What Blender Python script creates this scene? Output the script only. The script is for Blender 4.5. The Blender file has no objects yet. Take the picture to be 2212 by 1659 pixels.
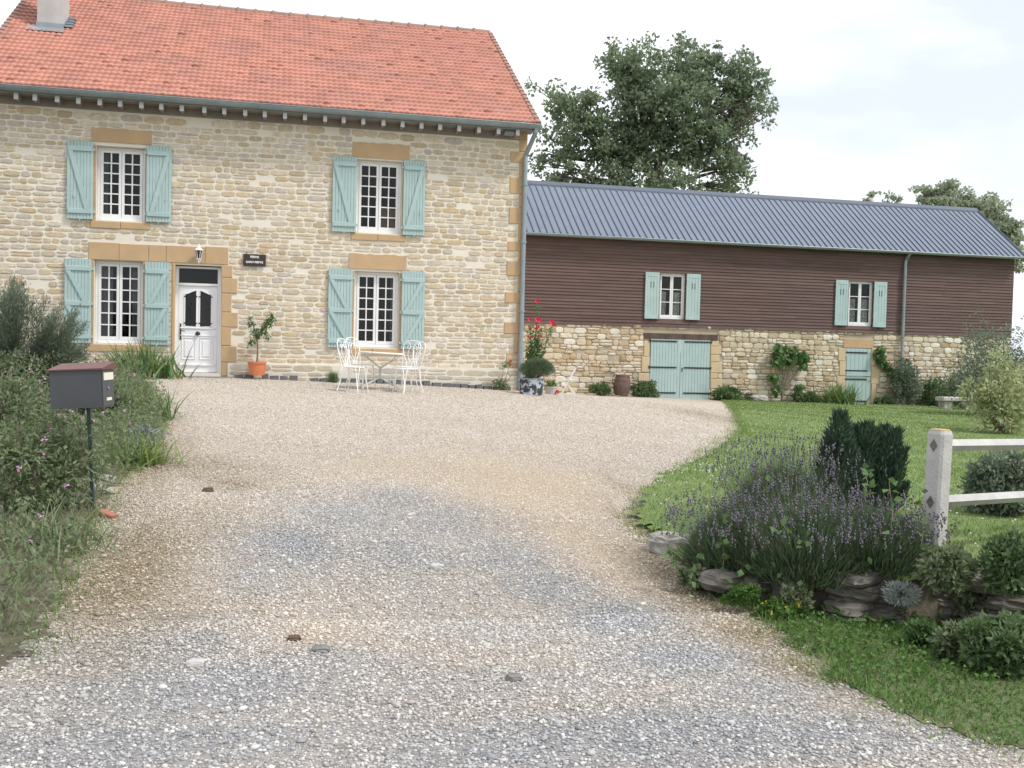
import bpy, math, random
import numpy as np
from mathutils import Vector, Matrix
random.seed(7); rng = np.random.default_rng(11)
S = bpy.context.scene; COL = S.collection
R_ = math.radians

# ------------------------------------------------------------------ camera
F=2200.; CX=1106.; CY=829.5
th=R_(13); pt=math.atan(82/2200); rl=R_(1.4)
R0=np.array([math.cos(th),-math.sin(th),0]); FW=np.array([math.sin(th)*math.cos(pt),math.cos(th)*math.cos(pt),-math.sin(pt)])
U0=np.cross(R0,FW); RC=math.cos(rl)*R0+math.sin(rl)*U0; UC=-math.sin(rl)*R0+math.cos(rl)*U0
EYE=np.array([0,0,1.6])
cam=bpy.data.cameras.new('camera'); co=bpy.data.objects.new('camera',cam); COL.objects.link(co); S.camera=co
cam.sensor_width=36; cam.lens=36*F/2212; cam.clip_end=3000; cam.clip_start=.05
M=Matrix.Identity(4)
for i in range(3):
    M[i][0]=RC[i]; M[i][1]=UC[i]; M[i][2]=-FW[i]; M[i][3]=EYE[i]
co.matrix_world=M
def ray(u,v): return FW+(u-CX)/F*RC+(CY-v)/F*UC
def PY(u,v,Y): d=ray(u,v); return EYE+d*(Y/d[1])
def PD(u,v,z): return EYE+ray(u,v)*z            # point at depth z along the view axis (survey helper)

# ------------------------------------------------------------------ terrain
CP=np.array([(-1,4,0),(.9,3.7,0),(2.9,3.4,-.02),(-1.33,8.1,.3),(1.6,8.6,.18),(2.34,12.9,.38),(2.9,7.6,.15),(8.15,16.9,.18),
 (3.5,5.3,-.02),(2.1,5.4,.03),(-2,21.8,.82),(5.2,21.8,.62),(8,29.8,.2),(12.2,29.8,.1),(18.4,29.8,0),(25,29.8,-.1),(-6,20,.85),
 (-5,10,.5),(0,-3,0),(-6,2,.05),(8,2,-.1),(12,8,0),(18,18,0),(0,30,.6),(-8,30,.8),(5.5,16,.42),(1.6,18.3,.66),(26,8,0),(26,20,-.05),(-8,6,.3)],float)
def _U(r2): return np.where(r2>1e-12,.5*r2*np.log(np.maximum(r2,1e-12)),0)
_n=len(CP); _d2=((CP[:,None,:2]-CP[None,:,:2])**2).sum(-1); _K=_U(_d2)+np.eye(_n)*.6
_Pm=np.c_[np.ones(_n),CP[:,:2]]; _A=np.zeros((_n+3,_n+3)); _A[:_n,:_n]=_K; _A[:_n,_n:]=_Pm; _A[_n:,:_n]=_Pm.T
_w=np.linalg.solve(_A,np.r_[CP[:,2],0,0,0])
def g(x,y):
    x=np.clip(np.asarray(x,float),-8,26); y=np.clip(np.asarray(y,float),-4,33)
    sh=x.shape; q=np.c_[x.ravel(),y.ravel()]
    out=np.empty(len(q))
    for i in range(0,len(q),20000):
        c=q[i:i+20000]; d=((c[:,None,:]-CP[None,:,:2])**2).sum(-1)
        out[i:i+20000]=_U(d)@_w[:_n]+_w[_n]+c@_w[_n+1:]
    return out.reshape(sh)
_g0=g
def g(x,y):
    x=np.asarray(x,float); y=np.asarray(y,float)
    return _g0(x,y)+.012*np.sin(x*2.1+y)*np.cos(y*1.7)
def ss(t): t=np.clip(t,0,1); return t*t*(3-2*t)
def raise_(x,y):
    x=np.asarray(x,float); y=np.asarray(y,float)
    return .008+.30*ss((x-2.6)/1.3)*(1-ss((y-6.)/7.))
def gl(x,y): return g(x,y)+raise_(x,y)
def hit(u,v,fn=g):
    d=ray(u,v); zs=np.arange(2.5,60,.02); P=EYE+d*zs[:,None]
    s=P[:,2]-fn(P[:,0],P[:,1]); k=np.argmax(s<0)
    if s[k]>=0: k=len(zs)-1
    return P[k]
def inpoly(x,y,poly):
    x=np.asarray(x); y=np.asarray(y); r=np.zeros(x.shape,bool); n=len(poly)
    for i in range(n):
        x1,y1=poly[i]; x2,y2=poly[(i+1)%n]
        if y1==y2: continue
        c=((y1>y)!=(y2>y))&(x<(x2-x1)*(y-y1)/(y2-y1)+x1); r^=c
    return r

# ------------------------------------------------------------------ materials
def mat(name,c1,c2=None,rough=.8,scale=4.,bump=0,bscale=40.,island=None,metal=0,spec=.5,transl=0,contrast=.5,stretch=None):
    m=bpy.data.materials.new(name); m.use_nodes=True; nt=m.node_tree; N=nt.nodes; L=nt.links
    b=N['Principled BSDF']; b.inputs['Roughness'].default_value=rough; b.inputs['Metallic'].default_value=metal
    b.inputs['Specular IOR Level'].default_value=spec
    tc=N.new('ShaderNodeTexCoord'); src=tc.outputs['Object']
    if stretch:
        mp=N.new('ShaderNodeMapping'); mp.inputs['Scale'].default_value=stretch; L.new(src,mp.inputs[0]); src=mp.outputs[0]
    col=None
    if island:
        gm=N.new('ShaderNodeNewGeometry'); rp=N.new('ShaderNodeValToRGB'); rp.color_ramp.interpolation='LINEAR'
        e=rp.color_ramp.elements
        while len(e)<len(island): e.new(.5)
        for i,c in enumerate(island): e[i].position=i/(len(island)-1); e[i].color=(*c,1)
        L.new(gm.outputs['Random Per Island'],rp.inputs[0]); col=rp.outputs[0]
    if c2 is not None:
        ns=N.new('ShaderNodeTexNoise'); ns.inputs['Scale'].default_value=scale; ns.inputs['Detail'].default_value=6; ns.inputs['Roughness'].default_value=.6
        L.new(src,ns.inputs['Vector'])
        rr=N.new('ShaderNodeMapRange'); rr.inputs[1].default_value=.5-contrast*.3; rr.inputs[2].default_value=.5+contrast*.3
        L.new(ns.outputs['Fac'],rr.inputs[0])
        mx=N.new('ShaderNodeMix'); mx.data_type='RGBA'; L.new(rr.outputs[0],mx.inputs[0])
        if col is not None:
            mx.blend_type='MULTIPLY'; L.new(col,mx.inputs[6]); mx.inputs[7].default_value=(*c2,1)
        else:
            mx.inputs[6].default_value=(*c1,1); mx.inputs[7].default_value=(*c2,1)
        col=mx.outputs[2]
    if col is not None: L.new(col,b.inputs['Base Color'])
    else: b.inputs['Base Color'].default_value=(*c1,1)
    if bump:
        bn=N.new('ShaderNodeTexNoise'); bn.inputs['Scale'].default_value=bscale; bn.inputs['Detail'].default_value=5
        L.new(src,bn.inputs['Vector'])
        bp=N.new('ShaderNodeBump'); bp.inputs['Strength'].default_value=bump; bp.inputs['Distance'].default_value=.01
        L.new(bn.outputs['Fac'],bp.inputs['Height']); L.new(bp.outputs[0],b.inputs['Normal'])
    if transl:
        tr=N.new('ShaderNodeBsdfTranslucent'); ms=N.new('ShaderNodeMixShader'); ms.inputs[0].default_value=transl
        if col is not None: L.new(col,tr.inputs[0])
        else: tr.inputs[0].default_value=(*c1,1)
        out=N['Material Output']; L.new(b.outputs[0],ms.inputs[1]); L.new(tr.outputs[0],ms.inputs[2]); L.new(ms.outputs[0],out.inputs[0])
    return m
def leafmat(name,cols,transl=.3,rough=.6): return mat(name,cols[0],None,rough,island=cols,transl=transl,spec=.3)
MT={}
MT['mortar']=mat('mortar',(.69,.635,.535),(.76,.715,.63),.95,2.5,.5,60,contrast=.9)
MT['stone']=mat('rubble_stone',(0,0,0),(.66,.62,.58),.92,13,.8,45,island=[(.69,.60,.45),(.54,.44,.31),(.76,.69,.57),(.68,.57,.40),(.60,.53,.44),(.79,.72,.61),(.64,.50,.32),(.74,.65,.51),(.56,.51,.46),(.72,.63,.48)],contrast=.9)
MT['plinthstone']=mat('plinth_stone',(0,0,0),(.8,.78,.74),.92,9,.6,45,island=[(.55,.50,.40),(.62,.55,.43),(.50,.43,.33),(.66,.61,.52),(.47,.45,.42)],contrast=.8)
MT['barnmortar']=mat('barn_mortar',(.34,.28,.20),(.52,.45,.35),.95,2,.6,50,contrast=.9)
MT['barnstone']=mat('barn_stone',(0,0,0),(.88,.86,.82),.92,9,.8,40,island=[(.48,.38,.25),(.72,.66,.54),(.42,.32,.20),(.60,.51,.37),(.78,.75,.68),(.54,.41,.24),(.48,.42,.34),(.66,.57,.41),(.60,.56,.50),(.76,.72,.64)],contrast=.8)
MT['dressed']=mat('dressed_ochre_stone',(.56,.38,.205),(.42,.30,.185),.88,2.6,.4,50,contrast=1.0)
MT['dressedpale']=mat('dressed_pale_stone',(.60,.49,.33),(.52,.40,.25),.88,3,.3,50,contrast=.9)
MT['tile']=mat('clay_tile',(.50,.21,.15),(.40,.19,.15),.85,.9,.2,60,contrast=.7)
MT['ridgetile']=mat('ridge_tile',(.36,.20,.15),(.26,.17,.14),.85,3)
MT['metalroof']=mat('blue_grey_sheet',(.145,.175,.235),(.165,.195,.255),.42,2,metal=.0,spec=.5,contrast=.5)
MT['metalrib']=mat('roof_rib',(.08,.098,.135),(.095,.112,.15),.45,2)
MT['zinc']=mat('zinc',(.24,.29,.315),(.30,.35,.37),.45,3,metal=.35)
MT['cladding']=mat('brown_cladding',(0,0,0),(.64,.60,.60),.75,1.6,.3,30,contrast=.8,stretch=(.5,1,6),island=[(.15,.092,.08),(.12,.072,.062),(.165,.105,.09),(.135,.08,.072),(.145,.095,.088)])
MT['beam']=mat('dark_beam',(.07,.042,.032),(.12,.08,.06),.8,4)
MT['shutter']=mat('pale_green_paint',(.395,.52,.51),(.33,.45,.445),.55,3,.15,30,contrast=.8)
MT['shutterleaf']=mat('pale_green_plank',(.415,.54,.53),(.335,.455,.45),.6,3.5,.2,40,contrast=.9)
MT['white']=mat('white_paint',(.80,.80,.80),(.73,.73,.73),.45,3,contrast=.7)
MT['doorwhite']=mat('white_door_paint',(.80,.80,.82),(.76,.76,.78),.4,3)
MT['dark']=mat('dark_room',(.012,.011,.011),None,.9)  # near-black colour stands in for unlit rooms behind the glass
MT['iron']=mat('black_iron',(.02,.02,.022),None,.5)
MT['lace']=mat('lace',(.75,.74,.70),(.18,.18,.18),.9,28,contrast=.35)
MT['soffit']=mat('eave_board',(.24,.21,.19),(.30,.26,.24),.9,3)
MT['raftend']=mat('pale_rafter_end',(.55,.57,.60),(.62,.63,.66),.6,8)
MT['wire']=mat('white_wire',(.80,.80,.79),None,.4)
MT['oldwire']=mat('flaking_white_metal',(.62,.64,.62),(.30,.34,.33),.5,14,contrast=.6)
MT['terracotta']=mat('terracotta',(.62,.20,.085),(.52,.17,.075),.6,5)
MT['soil']=mat('soil',(.10,.07,.045),(.16,.12,.08),.95,12,.8,40)
MT['bark']=mat('bark',(.10,.085,.065),(.17,.145,.115),.9,8,.6,30)
MT['twig']=mat('brown_twig',(.16,.11,.075),(.22,.16,.11),.9,8)
MT['paver']=mat('dark_sett',(.075,.08,.09),(.15,.15,.155),.8,7,.5,40)
MT['slab']=mat('grey_slab',(.13,.13,.135),(.24,.23,.22),.85,6,.5,40)
MT['concrete']=mat('weathered_concrete',(.50,.49,.47),(.40,.39,.38),.9,6,.5,60)
MT['lichen']=mat('orange_lichen',(.50,.28,.06),(.42,.36,.26),.9,16)
MT['mailbox']=mat('dark_grey_enamel',(.055,.06,.07),(.075,.08,.088),.4,2)
MT['mailboxlid']=mat('maroon_enamel',(.13,.05,.048),(.16,.07,.065),.45,4)
MT['mailpost']=mat('green_enamel',(.03,.055,.055),None,.5)
MT['label']=mat('pale_label',(.72,.68,.58),None,.6)
MT['rock']=mat('lichened_rock',(.20,.19,.17),(.46,.44,.40),.9,9,1.,22,contrast=.7)
MT['darkrock']=mat('dark_layered_rock',(.075,.068,.058),(.19,.175,.15),.9,6,1.,18,contrast=.7,stretch=(1,1,5))  # rock's own dark tone, deepened to put the wall's shadow into the colour
MT['oak']=mat('old_barrel_oak',(.10,.065,.055),(.16,.11,.095),.8,6,.4,30,stretch=(3,3,1))
MT['rust']=mat('rusty_hoop',(.20,.08,.05),(.13,.07,.055),.8,10)
MT['enamelflake']=mat('flaking_blue_zinc',(.42,.47,.53),(.03,.033,.037),.55,9,contrast=.14)
MT['signblack']=mat('dark_brown_plate',(.035,.022,.022),None,.4)
MT['roof_render']=mat('grey_render',(.42,.41,.41),(.50,.49,.48),.9,4)
MT['brickred']=mat('red_brick',(.40,.16,.10),(.30,.12,.09),.9,8)
# glass: clear sheet that mixes see-through with a mirror reflection
m=bpy.data.materials.new('window_glass'); m.use_nodes=True; nt=m.node_tree; N=nt.nodes; L=nt.links; N.remove(N['Principled BSDF'])
t_=N.new('ShaderNodeBsdfTransparent'); t_.inputs[0].default_value=(.82,.85,.84,1); gs=N.new('ShaderNodeBsdfGlossy'); gs.inputs['Roughness'].default_value=.02
fr=N.new('ShaderNodeFresnel'); fr.inputs[0].default_value=1.45; mx=N.new('ShaderNodeMixShader')
L.new(fr.outputs[0],mx.inputs[0]); L.new(t_.outputs[0],mx.inputs[1]); L.new(gs.outputs[0],mx.inputs[2]); L.new(mx.outputs[0],N['Material Output'].inputs[0])
MT['glass']=m
# foliage
MT['treeleaf']=leafmat('plane_tree_leaf',[(.17,.22,.13),(.25,.31,.19),(.19,.26,.155),(.32,.38,.25),(.17,.23,.14)],.5)
MT['farleaf']=leafmat('far_tree_leaf',[(.30,.36,.24),(.38,.43,.30),(.33,.39,.27)],.5)
MT['grass']=leafmat('grass_blade',[(.13,.21,.05),(.18,.27,.07),(.15,.24,.06),(.27,.32,.12),(.11,.18,.045)],.3)
MT['verge']=leafmat('verge_grass',[(.07,.15,.03),(.11,.21,.045),(.09,.18,.04),(.15,.22,.07)],.3)
MT['weed']=leafmat('border_weeds',[(.14,.20,.10),(.20,.26,.13),(.17,.23,.11),(.27,.28,.18),(.12,.18,.09)],.35)
MT['dry']=leafmat('dry_stalk',[(.30,.24,.15),(.22,.17,.11),(.36,.30,.19)],.2)
MT['iris']=leafmat('iris_blade',[(.08,.17,.07),(.12,.23,.09),(.16,.26,.09),(.28,.29,.10),(.10,.20,.09)],.3)
MT['lavleaf']=leafmat('lavender_stem',[(.11,.165,.09),(.155,.215,.12),(.13,.185,.10),(.19,.25,.15)],.2)
MT['lavflower']=leafmat('lavender_spike',[(.15,.14,.16),(.19,.17,.205),(.14,.135,.135),(.17,.16,.18),(.20,.17,.26),(.17,.18,.155)],.15)
MT['juniper']=leafmat('juniper_needle',[(.045,.085,.055),(.07,.12,.07),(.055,.10,.06),(.10,.155,.085)],.1)
MT['conifer']=leafmat('feathery_conifer',[(.18,.22,.16),(.23,.27,.19),(.14,.19,.13)],.3)
MT['silver']=leafmat('silver_leaf',[(.36,.41,.38),(.46,.50,.47),(.30,.35,.31)],.15)
MT['yellowleaf']=leafmat('golden_leaf',[(.52,.54,.30),(.44,.48,.26),(.34,.40,.22)],.35)
MT['shrub']=leafmat('dark_shrub_leaf',[(.09,.15,.06),(.13,.20,.08),(.17,.25,.11),(.10,.16,.08)],.25)
MT['greyshrub']=leafmat('grey_green_leaf',[(.18,.23,.16),(.23,.28,.20),(.14,.19,.13)],.3)
MT['fig']=leafmat('broad_leaf',[(.09,.17,.06),(.13,.22,.08),(.11,.20,.07)],.3)
MT['peach']=leafmat('peach_leaf',[(.05,.11,.035),(.08,.16,.05),(.12,.22,.07)],.25)
MT['red']=leafmat('crimson_petal',[(.60,.03,.07),(.70,.06,.12),(.5,.02,.05)],.2)
MT['pink']=leafmat('pink_petal',[(.60,.30,.52),(.68,.40,.60)],.2)
MT['bluepetal']=leafmat('blue_petal',[(.35,.45,.80),(.40,.35,.70)],.2)
MT['clover']=leafmat('white_clover',[(.72,.72,.64),(.62,.63,.52)],.2)
MT['yellow']=leafmat('yellow_petal',[(.75,.55,.05),(.80,.40,.04)],.2)

# ------------------------------------------------------------------ mesh helpers
class MB:
    def __init__(s): s.v=[]; s.f=[]; s.m=[]
    def add(s,vs,fs,mi=0):
        o=len(s.v); s.v+= [tuple(map(float,p)) for p in vs]; s.f+=[tuple(i+o for i in f) for f in fs]; s.m+=[mi]*len(fs); return s
    def box(s,x0,x1,y0,y1,z0,z1,mi=0,b=0):
        if x0>x1: x0,x1=x1,x0
        if y0>y1: y0,y1=y1,y0
        if z0>z1: z0,z1=z1,z0
        if b<=0:
            return s.add([(x0,y0,z0),(x1,y0,z0),(x1,y1,z0),(x0,y1,z0),(x0,y0,z1),(x1,y0,z1),(x1,y1,z1),(x0,y1,z1)],
              [(0,3,2,1),(4,5,6,7),(0,1,5,4),(1,2,6,5),(2,3,7,6),(3,0,4,7)],mi)
        # front-bevelled box (front = -y)
        vs=[(x0,y0+b,z0),(x1,y0+b,z0),(x1,y0+b,z1),(x0,y0+b,z1),(x0+b,y0,z0+b),(x1-b,y0,z0+b),(x1-b,y0,z1-b),(x0+b,y0,z1-b),(x0,y1,z0),(x1,y1,z0),(x1,y1,z1),(x0,y1,z1)]
        return s.add(vs,[(4,5,6,7),(0,1,5,4),(1,2,6,5),(2,3,7,6),(3,0,4,7),(8,9,1,0),(9,10,2,1),(10,11,3,2),(11,8,0,3),(8,11,10,9)],mi)
    def beam(s,a,b,w,t,up=(0,0,1),mi=0):
        a=Vector(a); b=Vector(b); d=(b-a).normalized(); u=Vector(up); sd=d.cross(u).normalized(); u=sd.cross(d).normalized()
        vs=[]
        for p in (a,b):
            for i,j in ((-1,-1),(1,-1),(1,1),(-1,1)): vs.append(p+sd*(i*w/2)+u*(j*t/2))
        return s.add(vs,[(0,3,2,1),(4,5,6,7),(0,1,5,4),(1,2,6,5),(2,3,7,6),(3,0,4,7)],mi)
    def tube(s,pts,r,n=6,mi=0,cap=True):
        pts=[Vector(p) for p in pts]; rs=r if hasattr(r,'__len__') else [r]*len(pts)
        prev=None; vs=[]; fs=[]
        for i,p in enumerate(pts):
            d=(pts[min(i+1,len(pts)-1)]-pts[max(i-1,0)])
            if d.length<1e-9: d=Vector((0,0,1))
            d.normalize()
            if prev is None:
                a=Vector((0,0,1)) if abs(d.z)<.9 else Vector((1,0,0)); x=d.cross(a).normalized()
            else:
                x=(prev-d*prev.dot(d)); x=x.normalized() if x.length>1e-6 else d.orthogonal().normalized()
            prev=x; y=d.cross(x)
            for k in range(n):
                a=2*math.pi*k/n; vs.append(p+x*(math.cos(a)*rs[i])+y*(math.sin(a)*rs[i]))
        for i in range(len(pts)-1):
            for k in range(n): fs.append((i*n+k,i*n+(k+1)%n,(i+1)*n+(k+1)%n,(i+1)*n+k))
        if cap: fs.append(tuple(range(n))[::-1]); fs.append(tuple((len(pts)-1)*n+k for k in range(n)))
        return s.add(vs,fs,mi)
    def lathe(s,prof,n=20,c=(0,0,0),mi=0,sx=1,sy=1,wob=0):
        vs=[]; fs=[]
        for r,z in prof:
            for k in range(n):
                a=2*math.pi*k/n; vs.append((c[0]+r*math.cos(a)*sx,c[1]+r*math.sin(a)*sy,c[2]+z))
        for i in range(len(prof)-1):
            for k in range(n): fs.append((i*n+k,i*n+(k+1)%n,(i+1)*n+(k+1)%n,(i+1)*n+k))
        fs.append(tuple(range(n))[::-1]); fs.append(tuple((len(prof)-1)*n+k for k in range(n)))
        return s.add(vs,fs,mi)
def link(o,parent=None):
    COL.objects.link(o)
    if parent: o.parent=parent
    return o
def tag(o,label=None,cat=None,group=None,kind=None):
    if label: o['label']=label
    if cat: o['category']=cat
    if group: o['group']=group
    if kind: o['kind']=kind
    return o
def empty(name,loc,label,cat,group=None,rz=0):
    o=bpy.data.objects.new(name,None); o.empty_display_size=.2; COL.objects.link(o); o.location=tuple(map(float,loc)); o.rotation_euler=(0,0,rz)
    return tag(o,label,cat,group)
def objof(name,mb,mats,parent=None,loc=None,smooth=False,label=None,local=False):
    """mb holds world coordinates unless local; origin goes to parent's location or loc"""
    me=bpy.data.meshes.new(name); o_=(0,0,0)
    if not local:
        if parent is not None:
            p=parent; o_=Vector((0,0,0))
            while p is not None: o_=o_+p.location; p=p.parent
        elif loc is not None: o_=Vector(tuple(map(float,loc)))
    vs=[(a-o_[0],b-o_[1],c-o_[2]) for a,b,c in mb.v]
    me.from_pydata(vs,[],mb.f)
    if not isinstance(mats,(list,tuple)): mats=[mats]
    for k in mats: me.materials.append(MT[k])
    if len(mats)>1: me.polygons.foreach_set('material_index',mb.m)
    if smooth: me.polygons.foreach_set('use_smooth',[True]*len(me.polygons))
    me.update()
    o=bpy.data.objects.new(name,me); link(o,parent)
    if loc is not None and parent is None: o.location=tuple(map(float,loc))
    if label: o['label']=label
    return o
def comps(mb,near=0.):
    # split into loose pieces
    p=list(range(len(mb.v)))
    def fd(i):
        while p[i]!=i: p[i]=p[p[i]]; i=p[i]
        return i
    for f in mb.f:
        r=fd(f[0])
        for k in f[1:]: p[fd(k)]=r
    out={}
    for f,m in zip(mb.f,mb.m): out.setdefault(fd(f[0]),[]).append((f,m))
    res=[]
    for fs in out.values():
        idx=sorted({k for f,_ in fs for k in f}); mp={k:i for i,k in enumerate(idx)}
        n=MB(); n.v=[mb.v[k] for k in idx]; n.f=[tuple(mp[k] for k in f) for f,_ in fs]; n.m=[m for _,m in fs]; res.append(n)
    return res
def objsplit(name,mb,mats,parent,**k):
    return [objof(name,c,mats,parent,**k) for c in comps(mb)]
def npobj(name,V,Fc,matk,parent=None,loc=(0,0,0),smooth=False,extra=None):
    """V (n,3); Fc list of (m,k) index arrays"""
    me=bpy.data.meshes.new(name); V=np.asarray(V,float)
    o_=np.array(loc if parent is None else wloc(parent),float)
    me.vertices.add(len(V)); me.vertices.foreach_set('co',(V-o_).astype(np.float32).ravel())
    Fc=[np.asarray(f) for f in Fc if len(f)]
    nl=sum(f.size for f in Fc); nf=sum(len(f) for f in Fc)
    me.loops.add(nl); me.loops.foreach_set('vertex_index',np.concatenate([f.ravel() for f in Fc]).astype(np.int32))
    me.polygons.add(nf); tot=np.concatenate([np.full(len(f),f.shape[1]) for f in Fc]); st=np.r_[0,np.cumsum(tot)[:-1]]
    me.polygons.foreach_set('loop_start',st.astype(np.int32)); me.polygons.foreach_set('loop_total',tot.astype(np.int32))
    if smooth: me.polygons.foreach_set('use_smooth',np.ones(nf,bool))
    if extra:
        for k,a in extra.items():
            at=me.attributes.new(k,'FLOAT','POINT'); at.data.foreach_set('value',a.astype(np.float32))
    me.update(calc_edges=True)
    me.materials.append(MT[matk])
    o=bpy.data.objects.new(name,me); link(o,parent)
    if parent is None: o.location=tuple(map(float,loc))
    return o
def wloc(p):
    o=np.zeros(3)
    while p is not None: o+=np.array(p.location); p=p.parent
    return o
def unit(a): return a/np.maximum(np.linalg.norm(a,axis=-1,keepdims=True),1e-9)
def leaves(P,D,Lg,W,fold=.25,roll=None):
    """rhombic folded leaves: P base (n,3), D direction, Lg/W arrays"""
    n=len(P); D=unit(D); a=rng.normal(size=(n,3)); sd=unit(np.cross(D,a)); nm=np.cross(sd,D)
    Lg=np.broadcast_to(Lg,(n,))[:,None]; W=np.broadcast_to(W,(n,))[:,None]
    v0=P; v1=P+D*Lg*.45+sd*W/2+nm*W*fold; v2=P+D*Lg-nm*Lg*.12; v3=P+D*Lg*.45-sd*W/2+nm*W*fold
    V=np.stack([v0,v1,v2,v3],1).reshape(-1,3); b=np.arange(n)[:,None]*4
    return V,[np.concatenate([b+[0,1,2],b+[0,2,3]])]
def strips(B,az,lean,Lg,W,k=3,curl=.5,tw=.5):
    """arching blades; returns V,F"""
    n=len(B); t=np.linspace(0,1,k+1)[None,:,None]
    az=np.asarray(az)[:,None]; out=np.stack([np.cos(az),np.sin(az),np.zeros_like(az)],-1); lean=np.asarray(lean)[:,None,None]
    Lg=np.broadcast_to(Lg,(n,))[:,None,None]; W=np.broadcast_to(W,(n,))[:,None,None]; cu=np.broadcast_to(curl,(n,))[:,None,None]
    ang=lean+cu*t
    h=np.cumsum(np.concatenate([np.zeros((n,1,1)),np.cos(ang[:,1:])/k],1),1)*Lg
    o=np.cumsum(np.concatenate([np.zeros((n,1,1)),np.sin(ang[:,1:])/k],1),1)*Lg
    C=B[:,None,:]+out*o+np.array([0,0,1.])*h
    ta=az+math.pi/2+rng.normal(size=(n,1))*tw; sd=np.stack([np.cos(ta),np.sin(ta),np.zeros_like(ta)],-1)
    wd=W*(1-t**1.6)*.5+W*.03
    V=np.stack([C-sd*wd,C+sd*wd],2).reshape(-1,3)
    b=(np.arange(n)*(2*(k+1)))[:,None,None]+(np.arange(k)*2)[None,:,None]+np.array([0,1,3,2])[None,None,:]
    return V,[b.reshape(-1,4)], C[:,-1]
def cat(parts):
    V=[];T={}; o=0
    for v,fs in parts:
        for f in fs: T.setdefault(f.shape[1],[]).append(f+o)
        V.append(v); o+=len(v)
    return np.concatenate(V),[np.concatenate(x) for x in T.values()]
def ballpts(n,c,r,shell=.55):
    d=unit(rng.normal(size=(n,3))); q=rng.uniform(shell**3,1,n)**(1/3)
    return np.array(c)+d*q[:,None]*np.array(r),d
_ph=(1+5**.5)/2
ICO_V=unit(np.array([(-1,_ph,0),(1,_ph,0),(-1,-_ph,0),(1,-_ph,0),(0,-1,_ph),(0,1,_ph),(0,-1,-_ph),(0,1,-_ph),(_ph,0,-1),(_ph,0,1),(-_ph,0,-1),(-_ph,0,1)],float))
ICO_F=np.array([(0,11,5),(0,5,1),(0,1,7),(0,7,10),(0,10,11),(1,5,9),(5,11,4),(11,10,2),(10,7,6),(7,1,8),(3,9,4),(3,4,2),(3,2,6),(3,6,8),(3,8,9),(4,9,5),(2,4,11),(6,2,10),(8,6,7),(9,8,1)])
OCT_V=np.array([(1,0,0),(0,1,0),(-1,0,0),(0,-1,0),(0,0,1),(0,0,-1)],float)
OCT_F=np.array([(0,1,4),(1,2,4),(2,3,4),(3,0,4),(1,0,5),(2,1,5),(3,2,5),(0,3,5)])
def blobs(P,Sx,Tv=OCT_V,Tf=OCT_F,jit=.15,yaw=True):
    n=len(P); Sx=np.broadcast_to(Sx,(n,3)); v=Tv[None]*Sx[:,None,:]*(1+rng.uniform(-jit,jit,(n,len(Tv),1)))
    if yaw:
        a=rng.uniform(0,2*np.pi,n); c,s=np.cos(a)[:,None],np.sin(a)[:,None]
        v=np.stack([v[...,0]*c-v[...,1]*s,v[...,0]*s+v[...,1]*c,v[...,2]],-1)
    V=(v+P[:,None,:]).reshape(-1,3); Fc=(Tf[None]+np.arange(n)[:,None,None]*len(Tv)).reshape(-1,3)
    return V,[Fc]

# ------------------------------------------------------------------ world + sun
W=bpy.data.worlds.new('World'); S.world=W; W.use_nodes=True; nt=W.node_tree; N=nt.nodes; L=nt.links
bg=N['Background']; sky=N.new('ShaderNodeTexSky'); sky.sky_type='NISHITA'; sky.sun_disc=False
SUN_EL=R_(52); SUN_AZ=R_(125)      # azimuth clockwise from +Y
sky.sun_elevation=SUN_EL; sky.sun_rotation=SUN_AZ
tc=N.new('ShaderNodeTexCoord'); mp=N.new('ShaderNodeMapping'); mp.inputs['Scale'].default_value=(1,1,3.2); L.new(tc.outputs['Generated'],mp.inputs[0])
n1=N.new('ShaderNodeTexNoise'); n1.inputs['Scale'].default_value=2.1; n1.inputs['Detail'].default_value=6; n1.inputs['Roughness'].default_value=.5; L.new(mp.outputs[0],n1.inputs['Vector'])
cr=N.new('ShaderNodeValToRGB'); e=cr.color_ramp.elements; e[0].position=.36; e[0].color=(6.9,7.4,8.3,1); e[1].position=.60; e[1].color=(10.6,10.7,10.9,1); L.new(n1.outputs['Fac'],cr.inputs[0])
mx=N.new('ShaderNodeMix'); mx.data_type='RGBA'; mx.inputs[0].default_value=.9; L.new(sky.outputs[0],mx.inputs[6]); L.new(cr.outputs[0],mx.inputs[7]); L.new(mx.outputs[2],bg.inputs[0]); bg.inputs[1].default_value=.1
sl=bpy.data.lights.new('sun','SUN'); sl.energy=2.2; sl.angle=R_(9); sl.color=(1,.96,.9); so=bpy.data.objects.new('sun',sl); COL.objects.link(so)
sd=Vector((math.sin(SUN_AZ)*math.cos(SUN_EL),math.cos(SUN_AZ)*math.cos(SUN_EL),math.sin(SUN_EL)))
so.rotation_euler=sd.to_track_quat('Z','Y').to_euler(); so.location=(5,-5,30)
S.view_settings.view_transform='Standard'; S.view_settings.look='None'; S.view_settings.exposure=.44; S.view_settings.gamma=1

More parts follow.
